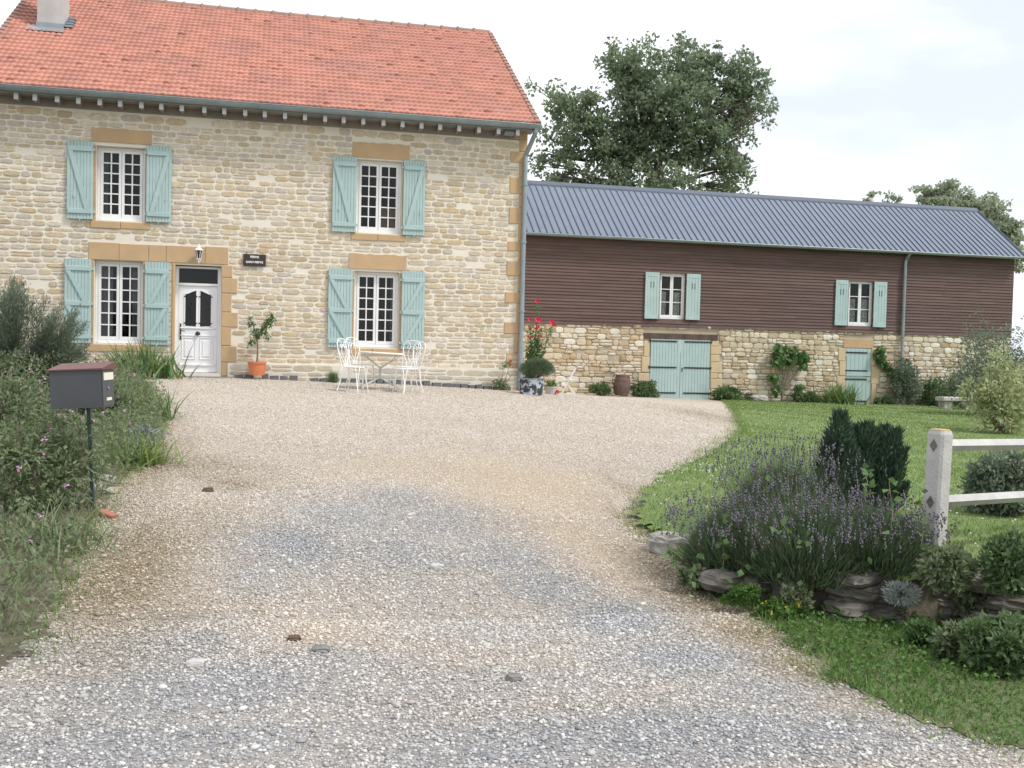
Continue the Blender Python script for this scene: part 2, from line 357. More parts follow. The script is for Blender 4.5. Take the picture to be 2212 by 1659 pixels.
# ------------------------------------------------------------------ ground sheets
def zone_blob(u,v,ru,rv,s):
    P=hit(u,v); z=(P-EYE)@FW; h=EYE[2]-P[2]
    return (P[0],P[1],ru*z/F,rv*z*z/(F*h),s)
GREY=[zone_blob(*q) for q in [(860,1080,120,26,.75),(760,1120,150,40,.85),(950,1130,150,45,.8),(640,1180,140,50,1.),(860,1190,170,50,.85),(1080,1200,120,50,.85),(560,1240,110,40,.8),(1180,1270,130,50,.9),(980,1280,240,70,.55),(1330,1340,160,45,1.),(1060,1370,300,60,.6),(220,1400,330,60,1.),(700,1440,330,45,.75),(1480,1420,250,50,1.),(350,1500,500,80,1.1),(1100,1480,500,60,.7),(1700,1500,300,60,.9),(1400,1600,1000,80,1.1),(300,1610,700,80,1.1)]]
BROWN=[zone_blob(*q) for q in [(270,1240,130,110,1.1),(330,1300,120,60,.7),(245,1100,90,60,.5),(320,1000,90,50,.9),(430,1010,150,30,.6),(500,1045,70,12,.8),(440,1120,120,30,.4),(330,930,60,30,.5),(1440,1230,80,40,1.1),(1385,1140,30,40,.8),(1520,1290,90,34,1.1),(1620,1370,90,34,1.),(1730,1440,90,36,.9),(1370,1060,30,30,.5),(1540,900,70,12,.6),(1560,866,60,8,.8),(1840,1510,100,40,.5)]]
SAND=[zone_blob(*q) for q in [(1130,1050,210,60,.9),(1240,1150,110,60,.8),(860,1020,140,24,.6),(1330,1240,70,50,.8),(700,1370,150,24,.7),(860,1400,120,20,.6),(1380,1290,50,30,.6)]]
def zone(x,y,Z):
    r=np.zeros(np.shape(x))
    for cx,cy,rx,ry,s in Z: r=np.maximum(r,s*np.exp(-((x-cx)/rx)**2*.8-((y-cy)/ry)**2*.8))
    return r
def gridmesh(xs,ys,fn,dz=0,keep=None):
    X,Y=np.meshgrid(xs,ys,indexing='ij'); Zz=fn(X,Y)+dz; V=np.stack([X,Y,Zz],-1).reshape(-1,3)
    nx,ny=len(xs),len(ys); i=np.arange(nx-1)[:,None]*ny+np.arange(ny-1)[None]; Fq=np.stack([i,i+ny,i+ny+1,i+1],-1)
    if keep is not None:
        xc=(X[:-1,:-1]+X[1:,1:])/2; yc=(Y[:-1,:-1]+Y[1:,1:])/2; Fq=Fq[keep(xc,yc)]
    Fq=Fq.reshape(-1,4); used=np.unique(Fq); rm=np.full(len(V),-1); rm[used]=np.arange(len(used))
    return V[used],[rm[Fq]]
LAWN=[tuple(hit(u,v)[:2]) for u,v in [(1572,868),(1600,925),(1590,945),(1530,985),(1450,1040),(1390,1090),(1372,1125),(1405,1158),(1470,1205),(1540,1262)]]
LAWN=[(9.6,29.6)]+LAWN+[(2.95,5.95),(3.35,5.55),(3.75,5.38),(4.4,5.3),(6,5.0),(9,4.6),(30,4),(30,29.75),(12,29.75)]
LAWN[0]=tuple(hit(1560,864)[:2])
LAWN[0]=(LAWN[0][0],min(LAWN[0][1],29.7)); LAWN.append((LAWN[0][0]+.8,29.75))
VERGE=[tuple(hit(u,v)[:2]) for u,v in [(1500,1235),(1560,1290),(1640,1330),(1700,1385),(1780,1440),(1800,1475),(1950,1540),(2100,1600),(2212,1630)]]+[(6,2.6),(14,1.5),(14,6),(5,6.2),(3.2,6.4)]
BORDER=[tuple(hit(u,v)[:2]) for u,v in [(60,1420),(150,1260),(195,1130),(240,1040),(330,990),(348,930),(345,880),(318,838),(270,815),(180,812)]]+[(-5.5,21.7),(-12,21.7),(-12,3),(-2.5,4)]
# far ground reaching the horizon
gx=np.r_[-900,-400,-150,-60,-30,-16,np.arange(-8,27,1.),30,40,70,150,400,900]; gy=np.r_[-300,-100,-40,-15,np.arange(-4,34,1.),40,55,90,150,400,900]
MT['drape']=mat('grey_drape',(.30,.30,.30),(.22,.22,.23),.9,6)
MT['blind']=mat('cane_blind',(.30,.20,.12),(.18,.12,.07),.9,20,stretch=(.2,1,4))
MT['field']=mat('field_earth',(.12,.15,.06),(.20,.19,.10),.95,.5,.5,20)
V_,F_=gridmesh(gx,gy,g,-.06); tag(npobj('ground',V_,F_,'field'),kind='structure')
# gravel material
m=bpy.data.materials.new('gravel'); m.use_nodes=True; nt=m.node_tree; N=nt.nodes; L=nt.links; b=N['Principled BSDF']; b.inputs['Roughness'].default_value=.9
tc=N.new('ShaderNodeTexCoord')
def vor(sc,w):
    v=N.new('ShaderNodeTexVoronoi'); v.inputs['Scale'].default_value=sc; v.inputs['Randomness'].default_value=1; L.new(w,v.inputs['Vector']); return v
dn=N.new('ShaderNodeTexNoise'); dn.inputs['Scale'].default_value=30; L.new(tc.outputs['Object'],dn.inputs['Vector'])
va=N.new('ShaderNodeVectorMath'); va.operation='MULTIPLY_ADD'; va.inputs[1].default_value=(.03,.03,.03); L.new(dn.outputs['Color'],va.inputs[0]); L.new(tc.outputs['Object'],va.inputs[2])
v1=vor(26,va.outputs[0]); v2=vor(60,va.outputs[0])
def ramp(src,cols,pos=None):
    r=N.new('ShaderNodeValToRGB'); e=r.color_ramp.elements
    while len(e)<len(cols): e.new(.5)
    for i,c in enumerate(cols): e[i].position=(pos[i] if pos else i/(len(cols)-1)); e[i].color=(*c,1)
    L.new(src,r.inputs[0]); return r.outputs[0]
def sepx(c):
    s=N.new('ShaderNodeSeparateColor'); L.new(c,s.inputs[0]); return s.outputs[0]
def mixc(f,a,b_,bt='MIX'):
    x=N.new('ShaderNodeMix'); x.data_type='RGBA'; x.blend_type=bt
    if isinstance(f,(int,float)): x.inputs[0].default_value=f
    else: L.new(f,x.inputs[0])
    for k,q in ((6,a),(7,b_)):
        if isinstance(q,tuple): x.inputs[k].default_value=(*q,1)
        else: L.new(q,x.inputs[k])
    return x.outputs[2]
TAN=[(.26,.21,.17),(.62,.56,.48),(.46,.38,.30),(.76,.72,.65),(.38,.27,.19),(.66,.59,.50),(.36,.34,.32),(.76,.73,.69)]
GRY=[(.16,.168,.18),(.35,.36,.375),(.22,.232,.25),(.58,.565,.55),(.18,.192,.21),(.66,.64,.61),(.28,.288,.305),(.46,.455,.45)]
BRN=[(.16,.12,.07),(.36,.29,.20),(.22,.17,.10),(.50,.43,.33),(.15,.14,.07),(.30,.22,.15),(.60,.54,.45),(.20,.15,.10)]
c1=sepx(v1.outputs['Color']); c2=sepx(v2.outputs['Color'])
def attr(n):
    a=N.new('ShaderNodeAttribute'); a.attribute_name=n; return a.outputs['Fac']
nz=N.new('ShaderNodeTexNoise'); nz.inputs['Scale'].default_value=1.3; nz.inputs['Detail'].default_value=5; L.new(tc.outputs['Object'],nz.inputs['Vector'])
def add(a,b_,k=1.):
    x=N.new('ShaderNodeMath'); x.operation='MULTIPLY_ADD'; x.use_clamp=True; L.new(b_,x.inputs[0]); x.inputs[1].default_value=k; L.new(a,x.inputs[2]); return x.outputs[0]
nzc=N.new('ShaderNodeMapRange'); nzc.inputs[1].default_value=.35; nzc.inputs[2].default_value=.65; nzc.inputs[3].default_value=-.3; nzc.inputs[4].default_value=.3; L.new(nz.outputs['Fac'],nzc.inputs[0])
def zf(name):
    a=attr(name); x=N.new('ShaderNodeMath'); x.operation='MULTIPLY_ADD'; L.new(nzc.outputs[0],x.inputs[0]); x.inputs[1].default_value=1.; L.new(a,x.inputs[2])
    y=N.new('ShaderNodeMath'); y.operation='MULTIPLY'; y.use_clamp=True
    z=N.new('ShaderNodeMath'); z.operation='MULTIPLY'; z.use_clamp=True; z.inputs[1].default_value=3; L.new(a,z.inputs[0]); L.new(x.outputs[0],y.inputs[0]); L.new(z.outputs[0],y.inputs[1]); return y.outputs[0]
def gravcol(src):
    t=ramp(src,TAN); gg=ramp(src,GRY); bb=ramp(src,BRN)
    t=mixc(zf('sand'),t,mixc(.55,t,(.66,.53,.37)))
    t=mixc(zf('grey'),t,gg); return mixc(zf('brown'),t,bb)
colr=mixc(attr('far'),mixc(1.,mixc(.5,gravcol(c1),gravcol(c2)),(.60,.58,.56),'MULTIPLY'),mixc(1.,mixc(.35,gravcol(c1),gravcol(c2)),(.86,.85,.83),'MULTIPLY'))  # base darkened for shadow missing between pebbles, most where they lie close
L.new(colr,b.inputs['Base Color'])
bp=N.new('ShaderNodeBump'); bp.invert=True; bp.inputs['Strength'].default_value=.75; bp.inputs['Distance'].default_value=.012; L.new(v1.outputs['Distance'],bp.inputs['Height']); L.new(bp.outputs[0],b.inputs['Normal'])
MT['gravel']=m
xs=np.arange(-8,13.01,.2); ys=np.arange(-3,30.21,.2)
V_,F_=gridmesh(xs,ys,g); 
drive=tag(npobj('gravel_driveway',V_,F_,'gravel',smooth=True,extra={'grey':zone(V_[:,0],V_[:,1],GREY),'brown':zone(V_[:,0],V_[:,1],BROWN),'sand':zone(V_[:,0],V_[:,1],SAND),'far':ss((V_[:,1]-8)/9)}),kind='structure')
# pebble material = same palette per pebble
m2=bpy.data.materials.new('pebble'); m2.use_nodes=True; nt=m2.node_tree; N=nt.nodes; L=nt.links; b=N['Principled BSDF']; b.inputs['Roughness'].default_value=.85
gm=N.new('ShaderNodeNewGeometry'); ip=gm.outputs['Random Per Island']
t=ramp(ip,TAN); gg=ramp(ip,GRY); bb=ramp(ip,BRN)
t=mixc(attr('sand'),t,mixc(.45,t,(.66,.53,.37))); t=mixc(attr('grey'),t,gg); t=mixc(attr('brown'),t,bb); L.new(t,b.inputs['Base Color'])
MT['pebble']=m2
def pebbles(n,y0,y1,xl,xr,smin,smax,tv,tf):
    y=np.sqrt(rng.uniform(y0*y0,y1*y1,n))+rng.normal(size=n)*.08*y0*(y0>4); x=rng.uniform(xl(y),xr(y))
    big=rng.random(n)**4; s=smin+(smax-smin)*big
    jx,jy=x+rng.normal(size=n)*.07,y+rng.normal(size=n)*.09
    k=~inpoly(jx,jy,LAWN)&~inpoly(jx,jy,VERGE)&~inpoly(jx,jy,BORDER)
    # sparse on worn sandy tracks
    k&=rng.random(n)>zone(x,y,SAND)*.45
    x,y,s=x[k],y[k],s[k]; z=g(x,y)+s*.25
    sc=np.stack([s*rng.uniform(.8,1.4,len(s)),s*rng.uniform(.7,1.1,len(s)),s*rng.uniform(.45,.75,len(s))],-1)
    V,Fc=blobs(np.stack([x,y,z],-1),sc,tv,tf,.22)
    ex={q:np.repeat(zone(x,y,Z),len(tv)) for q,Z in (('grey',GREY),('brown',BROWN),('sand',SAND))}
    return V,Fc,ex
pp=[pebbles(120000,2.9,5.6,lambda y:y*.0-2.0-y*.30,lambda y:1.+y*.72,.0042,.012,ICO_V,ICO_F),
    pebbles(2600,2.9,9.0,lambda y:y*.0-2.2-y*.30,lambda y:1.+y*.6,.011,.022,ICO_V,ICO_F),
    pebbles(190000,5.4,10.,lambda y:-.9-y*.32,lambda y:1.+y*.46,.0055,.0135,OCT_V,OCT_F),
    pebbles(120000,9.6,15.,lambda y:-.6-y*.26,lambda y:1.+y*.42,.0075,.014,OCT_V,OCT_F),
    pebbles(50000,14.,22.,lambda y:-.6-y*.20,lambda y:1.+y*.42,.009,.016,OCT_V,OCT_F)]
Va,Fa=cat([(p[0],p[1]) for p in pp]); ex={q:np.concatenate([p[2][q] for p in pp]) for q in ('grey','brown','sand')}
tag(npobj('gravel_pebbles',Va,Fa,'pebble',smooth=True,extra=ex),'loose pale and grey pebbles lying over the gravel driveway','gravel',kind='stuff')
# lawn, verge, border soil sheets
def sheet(name,poly,fn,dz,mk,step,box):
    wb=lambda x,y:inpoly(x+.05*np.sin(x*9+y*13)+.03*np.sin(y*31),y+.05*np.sin(y*11-x*7)+.03*np.sin(x*29),poly)
    V,Fc=gridmesh(np.arange(box[0],box[1],step),np.arange(box[2],box[3],step),fn,dz,wb)
    return tag(npobj(name,V,Fc,mk,smooth=True),kind='structure')
MT['lawnsoil']=mat('mown_turf',(.105,.175,.045),(.19,.235,.085),.95,1.2,.8,60,contrast=.8)
MT['vergesoil']=mat('verge_turf',(.09,.14,.045),(.17,.15,.09),.95,2.5,.8,60,contrast=.9)
MT['bedsoil']=mat('bed_soil',(.09,.075,.05),(.15,.13,.09),.95,3,.8,40)
sheet('lawn',LAWN,gl,0,'lawnsoil',.06,(1.5,30,4,30))
sheet('verge',VERGE,g,.006,'vergesoil',.05,(1,14,1.4,7))
sheet('flower_bed',BORDER,g,.006,'bedsoil',.08,(-12,0,3,22))


TERR=[tuple(hit(u,v)[:2]) for u,v in [(1405,1158),(1470,1205),(1540,1262)]]+[(2.95,5.95),(3.35,5.55),(3.75,5.38),(4.4,5.3),(6,5.0),(9,4.6)]
_mb=MB()
for (xa,ya),(xb,yb) in zip(TERR[:-1],TERR[1:]):
    n=8
    for i in range(n):
        p=(xa+(xb-xa)*i/n,ya+(yb-ya)*i/n+.06); q=(xa+(xb-xa)*(i+1)/n,ya+(yb-ya)*(i+1)/n+.06)
        _mb.add([(p[0],p[1]-.05,float(g(*p))-.1),(q[0],q[1]-.05,float(g(*q))-.1),(q[0],q[1],float(gl(*q))+.0),(p[0],p[1],float(gl(*p))+.0)],[(0,1,2,3)])
tag(objof('earth_bank',_mb,'bedsoil'),kind='structure')
# ================================================================== FARMHOUSE
YH=21.8; YB=29.8
def rc(u0,u1,v0,v1,Y=YH):
    """surveyed rectangle on a facade plane -> x0,x1,z0,z1"""
    um=(u0+u1)/2; vm=(v0+v1)/2
    return PY(u0,vm,Y)[0],PY(u1,vm,Y)[0],PY(um,v1,Y)[2],PY(um,v0,Y)[2]
def wall_holes(mb,x0,x1,z0,z1,holes,y,th_,mi=0):
    xs=sorted({x0,x1,*[h[0] for h in holes],*[h[1] for h in holes]}); zs=sorted({z0,z1,*[h[2] for h in holes],*[h[3] for h in holes]})
    xs=[x for x in xs if x0<=x<=x1]; zs=[z for z in zs if z0<=z<=z1]
    for i in range(len(xs)-1):
        for j in range(len(zs)-1):
            cx=(xs[i]+xs[i+1])/2; cz=(zs[j]+zs[j+1])/2
            if any(h[0]<cx<h[1] and h[2]<cz<h[3] for h in holes): continue
            mb.add([(xs[i],y,zs[j]),(xs[i+1],y,zs[j]),(xs[i+1],y,zs[j+1]),(xs[i],y,zs[j+1])],[(0,1,2,3)],mi)
    for a,b,c,d in holes:
        mb.add([(a,y,c),(b,y,c),(b,y,d),(a,y,d),(a,y+th_,c),(b,y+th_,c),(b,y+th_,d),(a,y+th_,d)],[(0,4,5,1),(1,5,6,2),(2,6,7,3),(3,7,4,0)],mi)
def stone(mb,cx,cz,a,b,y,dep,mi,n=12,ex=5,jit=.07):
    ph=random.random()*6.28; o=[];inn=[];top=[]
    for k in range(n):
        t=2*math.pi*k/n+.1*random.uniform(-1,1); c,s=math.cos(t),math.sin(t)
        rr=1/((abs(c)**ex+abs(s)**ex)**(1/ex))*(1+random.uniform(-jit,jit)); px,pz=c*rr*a,s*rr*b
        o.append((cx+px,y+.004,cz+pz)); e=min(a,b)*.22
        q=1-e/max(1e-3,math.hypot(px,pz)); inn.append((cx+px*.95,y-dep*.75,cz+pz*.92)); top.append((cx+px*.78,y-dep*random.uniform(.8,1.15),cz+pz*.72))
    vs=o+inn+top+[(cx,y-dep*1.05,cz)]; fs=[]
    for k in range(n):
        j=(k+1)%n; fs+=[(k,j,n+j,n+k),(n+k,n+j,2*n+j,2*n+k),(2*n+k,2*n+j,3*n)]
    mb.add(vs,fs,mi)
def rubble(mb,x0,x1,z0,z1,ex,y,mi,hmin=.075,hmax=.145,wmin=.12,wmax=.36,gap=.021,dep=.012,skip=.03,sub=.12,jit=.07,sup=4.5):
    z=z0
    while z<z1-.05:
        h=random.uniform(hmin,hmax); h=min(h,z1-z)
        if z1-(z+h)<hmin: h=z1-z
        iv=[(x0,x1)]
        for a,b,c,d in ex:
            if c<z+h-.03 and d>z+.03:
                ni=[]
                for p,q in iv:
                    if b<=p or a>=q: ni.append((p,q)); continue
                    if a>p: ni.append((p,a))
                    if b<q: ni.append((b,q))
                iv=ni
        for p,q in iv:
            x=p+gap*.4
            while x<q-.05:
                w=random.uniform(wmin,wmax)*(.75+.5*h/hmax)
                if q-(x+w)<wmin*.8: w=q-x
                w=min(w,q-x)
                zo=.018*math.sin(x*.9+z*1.3)+.008*math.sin(x*3.1+z*5)
                if random.random()>skip and w>.05:
                    g2=gap*random.uniform(.6,1.25)
                    if random.random()<sub and h>.11:
                        hh=h*random.uniform(.4,.6)
                        stone(mb,x+w/2,z+hh/2+zo,w/2-g2/2,hh/2-g2/2,y,dep*random.uniform(.6,1.3),mi,jit=jit,ex=sup)
                        stone(mb,x+w/2,z+hh+(h-hh)/2+zo,w/2-g2/2,(h-hh)/2-g2/2,y,dep*random.uniform(.6,1.3),mi,jit=jit,ex=sup)
                    else:
                        stone(mb,x+w/2+random.uniform(-.004,.004),z+h/2+zo+random.uniform(-.004,.004),w/2-g2/2,h/2-g2/2,y,dep*random.uniform(.5,1.4),mi,jit=jit,ex=sup)
                x+=w
        z+=h
XL,XR=-5.72,5.24; YR=27.0; ZE=6.36; ZR=9.92; ZW=6.22
house=empty('farmhouse',((XL+XR)/2,YH,.7),'honey stone two storey farmhouse with red tiled roof and pale green shutters','house')
WUL=rc(208,313,317,477); WUR=rc(770,868,346,504); WLL=rc(203,308,563,742); WLR=rc(765,861,587,751); DOR=rc(376,476,573,806)
LUL=rc(198,328,279,309); LUR=rc(761,885,310,343); LLR=rc(754,878,550,582); LCT=rc(191,494,529,566)
SILL={}
wins=[WUL,WUR,WLL,WLR]
# jamb stones (narrow dressed strips) left & right of each opening
jamb=[]
for a,b,c,d in wins:
    jamb+= [(a-.075,a-.006,c-.02,d),(b+.006,b+.075,c-.02,d)]
sills=[(a-.10,b+.10,c-.165,c-.02) for a,b,c,d in wins]
dq=[rc(478.5,x,a,b) for x,a,b in [(502,573,600),(513,600,634),(500,634,674.5),(513.6,674.5,707),(499,707,747),(511,747,782.6),(498,782.6,813)]]
djl=rc(371,377.5,567,812)
cq=[rc(x,1137,a,b) for x,a,b in [(1103,272,301),(1122,301,328),(1102,328,352),(1121,352,383.6),(1101,383.6,419),(1120.5,419,448),(1099.4,448,484),(1119,484,521.5),(1096.8,521.5,543),(1119,543,564),(1094.5,564,596),(1117.5,596,631),(1090.8,631,655),(1114.6,655,696),(1088.8,696,721.5),(1109.7,721.5,762)]]
cq=[(a,XR,c,d) for a,b,c,d in cq]
ZP=PY(800,790,YH)[2]   # plinth top
lin=[LUL,LUR,LLR,LCT]
excl=[(a-.08,b+.08,c-.19,d) for a,b,c,d in wins]+[DOR,djl]+dq+cq+lin+[(LCT[0],LCT[1],LCT[2]-.02,LCT[3])]
mb=MB()
holes=[*wins,DOR]
wall_holes(mb,XL,XR,.3,ZW,holes,YH,.32,0)
# sides and back, gables
YBK=YH+2*(YR-YH)
mb.add([(XR,YH,.3),(XR,YBK,.3),(XR,YBK,ZW),(XR,YR,ZR-.12),(XR,YH,ZW)],[(0,1,2,3,4)],0)
mb.add([(XL,YH,.3),(XL,YBK,.3),(XL,YBK,ZW),(XL,YR,ZR-.12),(XL,YH,ZW)],[(4,3,2,1,0)],0)
mb.add([(XL,YBK,.3),(XR,YBK,.3),(XR,YBK,ZW),(XL,YBK,ZW)],[(3,2,1,0)],0)
rubble(mb,XL,XR,ZP+.01,ZW-.16,excl,YH,1)
objof('wall',mb,['mortar','stone'],house)
# gable side stones (seen from a step to the right) kept plain mortar-rubble
# plinth
mb=MB(); PX=DOR[1]+.16
zp0=.25
for a,b in ((XL,WLL[0]-.1),):
    mb.box(a,DOR[0]-.04,YH-.035,YH+.1,zp0,ZP-.10,0)
mb.box(PX,XR+.02,YH-.045,YH+.1,zp0,ZP,0)
rubble(mb,XL,DOR[0]-.05,.78,ZP-.11,[(a,b,c,d) for a,b,c,d in sills],YH-.035,1,hmin=.1,hmax=.2,wmin=.25,wmax=.6,dep=.01)
rubble(mb,PX+.02,XR-.02,.5,ZP-.02,[],YH-.045,1,hmin=.09,hmax=.15,wmin=.2,wmax=.5,dep=.008,skip=.2)
objof('plinth',mb,['barnmortar' if False else 'mortar','plinthstone'],house)
# dressed stones: lintels (parts), sills, quoins
def dressed(name,rects,prot=.02,split=None,label=None,mk='dressed'):
    mb=MB()
    for a,b,c,d in rects:
        w=random.uniform(0,.006); mb.box(a+.004,b-.004,YH-prot-w,YH+.05,c+.004,d-.004,0,.008)
    return objof(name,mb,mk,house,label=label)
for r in (LUL,LUR,LLR):
    mb=MB(); a,b,c,d=r; ns=14
    # slightly rough upper edge
    fr=[(a+(b-a)*i/ns, d+random.uniform(-.012,.012)) for i in range(ns+1)]
    vs=[(x,YH-.022,c) for x,_ in fr]+[(x,YH-.022,z) for x,z in fr]+[(x,YH+.05,z) for x,z in fr]+[(x,YH+.33,c) for x,_ in fr]; m_=ns+1
    fs=[]
    for i in range(ns): fs+=[(i,i+1,m_+i+1,m_+i),(m_+i,m_+i+1,2*m_+i+1,2*m_+i),(i+1,i,3*m_+i,3*m_+i+1)]
    fs+=[(0,m_,2*m_,3*m_),(ns,3*m_+ns,2*m_+ns,m_+ns)]
    mb.add(vs,fs); objof('lintel',mb,'dressed',house)
mb=MB(); a,b,c,d=LCT
for p,q in zip([191,257,321,359,443],[257,321,359,443,494]):
    x0=PY(p,548,YH)[0]; x1=PY(q,548,YH)[0]; mb.box(x0+.005,x1-.005,YH-.02-random.uniform(0,.006),YH+.33,c,d+random.uniform(-.015,.01),0,.008)
objof('lintel',mb,'dressed',house)
for r in sills:
    mb=MB(); a,b,c,d=r; m_=(a+b)/2+random.uniform(-.1,.1)
    mb.box(a,m_-.004,YH-.03,YH+.2,c,d,0,.01); mb.box(m_+.004,b,YH-.027,YH+.2,c+.006,d,0,.01); objof('sill',mb,'dressed',house)
for i in range(4):
    for a,b,c,d in jamb[2*i:2*i+2]:
        z=c; mb=MB()
        while z<d-.01:
            h=min(random.uniform(.22,.42),d-z); 
            if d-z-h<.12: h=d-z
            mb.box(a,b,YH-.014-random.uniform(0,.004),YH+.06,z+.003,z+h-.003); z+=h
        objof('jamb',mb,'dressed',house)
mb=MB()
for r in dq+[djl]: 
    a,b,c,d=r; mb.box(a,b,YH-.024-random.uniform(0,.006),YH+.06,c+.004,d-.004,0,.012)
objsplit('surround_stone',mb,'dressed',house)
mb=MB()
for r in cq: a,b,c,d=r; mb.box(a,b+.006,YH-.02-random.uniform(0,.006),YH+.05,c+.004,d-.004,0,.01)
mb.box(XR-.35,XR+.006,YH-.012,YH+.05,ZP+.004,cq[-1][2]-.004,0,.01)
objsplit('quoin',mb,'dressed',house)
# windows
def cwin(r,rows,cols,parent,Y,lace=False,fw=.055,sw=.05,open_=0,inset=.14):
    a,b,c,d=r; w=MB(); y0=Y+inset; y1=y0+.06
    a+=.004;b-=.004;d-=.004;c+=.004
    w.box(a,a+fw,y0,y1,c,d); w.box(b-fw,b,y0,y1,c,d); w.box(a+fw,b-fw,y0,y1,d-fw,d); w.box(a+fw,b-fw,y0-.03,y1,c,c+fw*1.25)
    m_=(a+b)/2; z0=c+fw*1.25; z1=d-fw
    win=objof('window',w,'white',parent)
    for s,(p,q) in enumerate(((a+fw+.003,m_-.004),(m_+.004,b-fw-.003))):
        sa=MB(); ys=y0-.012; ye=y0+.035
        sa.box(p,p+sw,ys,ye,z0+.003,z1-.003); sa.box(q-sw,q,ys,ye,z0+.003,z1-.003)
        sa.box(p+sw,q-sw,ys,ye,z1-.003-sw,z1-.003); sa.box(p+sw,q-sw,ys,ye,z0+.003,z0+.003+sw*1.3)
        pi,qi=p+sw,q-sw; zi0=z0+.003+sw*1.3; zi1=z1-.003-sw; t=.024
        for k in range(1,cols): x=pi+(qi-pi)*k/cols; sa.box(x-t/2,x+t/2,ys+.006,ye-.004,zi0,zi1)
        for k in range(1,rows):
            z=zi0+(zi1-zi0)*k/rows
            for kk in range(cols):
                xa=pi+(qi-pi)*kk/cols+(t/2 if kk else 0); xb=pi+(qi-pi)*(kk+1)/cols-(t/2 if kk<cols-1 else 0)
                sa.box(xa,xb,ys+.008,ye-.004,z-t/2,z+t/2)
        objof('sash',sa,'white',win)
        gpn=MB(); gpn.add([(pi,ys+.03,zi0),(qi,ys+.03,zi0),(qi,ys+.03,zi1),(pi,ys+.03,zi1)],[(0,1,2,3)]); objof('pane',gpn,'glass',win)
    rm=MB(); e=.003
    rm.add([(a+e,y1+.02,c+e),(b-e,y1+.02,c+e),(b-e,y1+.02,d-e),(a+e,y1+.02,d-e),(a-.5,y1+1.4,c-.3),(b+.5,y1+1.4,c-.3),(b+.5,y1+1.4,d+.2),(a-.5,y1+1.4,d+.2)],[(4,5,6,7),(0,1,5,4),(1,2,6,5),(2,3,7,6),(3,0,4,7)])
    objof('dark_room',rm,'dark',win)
    if lace:
        for p,q in lace:
            cu=MB(); n=14; x0=a+fw+(b-a-2*fw)*p; x1=a+fw+(b-a-2*fw)*q; zt=c+(d-c)*.60
            vs=[];fs=[]
            for i in range(n+1):
                x=x0+(x1-x0)*i/n; yy=y1+.06+.018*math.sin(i*1.9); vs+=[(x,yy,c+fw*1.3),(x,yy,zt+.006*math.sin(i*3))]
            for i in range(n): fs.append((2*i,2*i+2,2*i+3,2*i+1))
            cu.add(vs,fs); objof('lace_curtain',cu,'lace',win,smooth=True)
    return win
WO=[cwin(r,6,2,house,YH) for r in wins]
def hang(win,r,p,q,z0_,z1_,mk,name,dy=.30,nf=7):
    a,b,c,d=r; cu=MB(); n=24; x0=a+(b-a)*p; x1=a+(b-a)*q; vs=[];fs=[]
    for i in range(n+1): x=x0+(x1-x0)*i/n; yy=YH+dy+.02*math.sin(i/n*nf*6.28); vs+=[(x,yy,c+(d-c)*z0_),(x,yy,c+(d-c)*z1_)]
    for i in range(n): fs.append((2*i,2*i+2,2*i+3,2*i+1))
    cu.add(vs,fs); objof(name,cu,mk,win,smooth=True)
hang(WO[2],WLL,.06,.34,.05,.97,'drape','curtain'); hang(WO[2],WLL,.74,.95,.05,.97,'drape','curtain',nf=5); hang(WO[1],WUR,.52,.95,.04,.36,'blind','blind',.26,0)
hang(WO[0],WUL,.05,.20,.05,.97,'drape','curtain',nf=4); hang(WO[3],WLR,.84,.96,.05,.97,'drape','curtain',nf=3)
def shutter(r,parent,Y,bars,diag,side,nb=8,label=None):
    a,b,c,d=r; pm=MB(); w=(b-a)/nb; y1=Y-.035; y0=y1-.028
    for i in range(nb): pm.box(a+w*i+.002,a+w*(i+1)-.002,y0,y1,c,d,0,.004)
    pm.box(a+.01,b-.01,y1-.004,y1-.001,c+.01,d-.01)
    sh=objof('shutter',pm,'shutterleaf',parent,label=label)
    bm_=MB(); zs=[c+(d-c)*t for t in bars]; h=.045
    for z in zs: bm_.box(a+.02,b-.02,y0-.024,y0-.0015,z-h,z+h,0,.006)
    objsplit('batten',bm_,'shutter',sh)
    if diag:
        dm=MB()
        for k in range(len(zs)-1):
            zt,zb=zs[k+1]-h,zs[k]+h      # k=lower bar
            xo,xi=(a+.07,b-.11) if side<0 else (b-.07,a+.11)
            if side<0: p,q=(xo,zt),(xi,zb)
            else: p,q=(xo,zt),(xi,zb)
            wd=.045
            dm.add([(p[0]-wd,y0-.0015,p[1]),(p[0]+wd,y0-.0015,p[1]),(q[0]+wd,y0-.0015,q[1]),(q[0]-wd,y0-.0015,q[1]),
                    (p[0]-wd,y0-.022,p[1]),(p[0]+wd,y0-.022,p[1]),(q[0]+wd,y0-.022,q[1]),(q[0]-wd,y0-.022,q[1])],[(4,5,6,7),(0,1,5,4),(1,2,6,5),(2,3,7,6),(3,0,4,7)])
        objsplit('brace',dm,'shutter',sh)
    hm=MB(); xh=b+.015 if side<0 else a-.015
    for z in zs: hm.box(xh-.02,xh+.02,Y-.05,Y-.02,z-.025,z+.025)
    xm=(a+b)/2; hm.box(xm-.012,xm+.012,Y-.09,Y-.018,c-.03,c+.02)
    if bars[0]<.2: hm.tube([((a+.12 if side<0 else b-.10),y0-.004,c+(d-c)*.32),((a+.13 if side<0 else b-.11),y0-.02,c+(d-c)*.29),((a+.15 if side<0 else b-.13),y0-.004,c+(d-c)*.27)],.006,5)
    objsplit('hinge',hm,'shutter',sh)
    return sh
B2=[.10,.90]; B3=[.08,.47,.885]
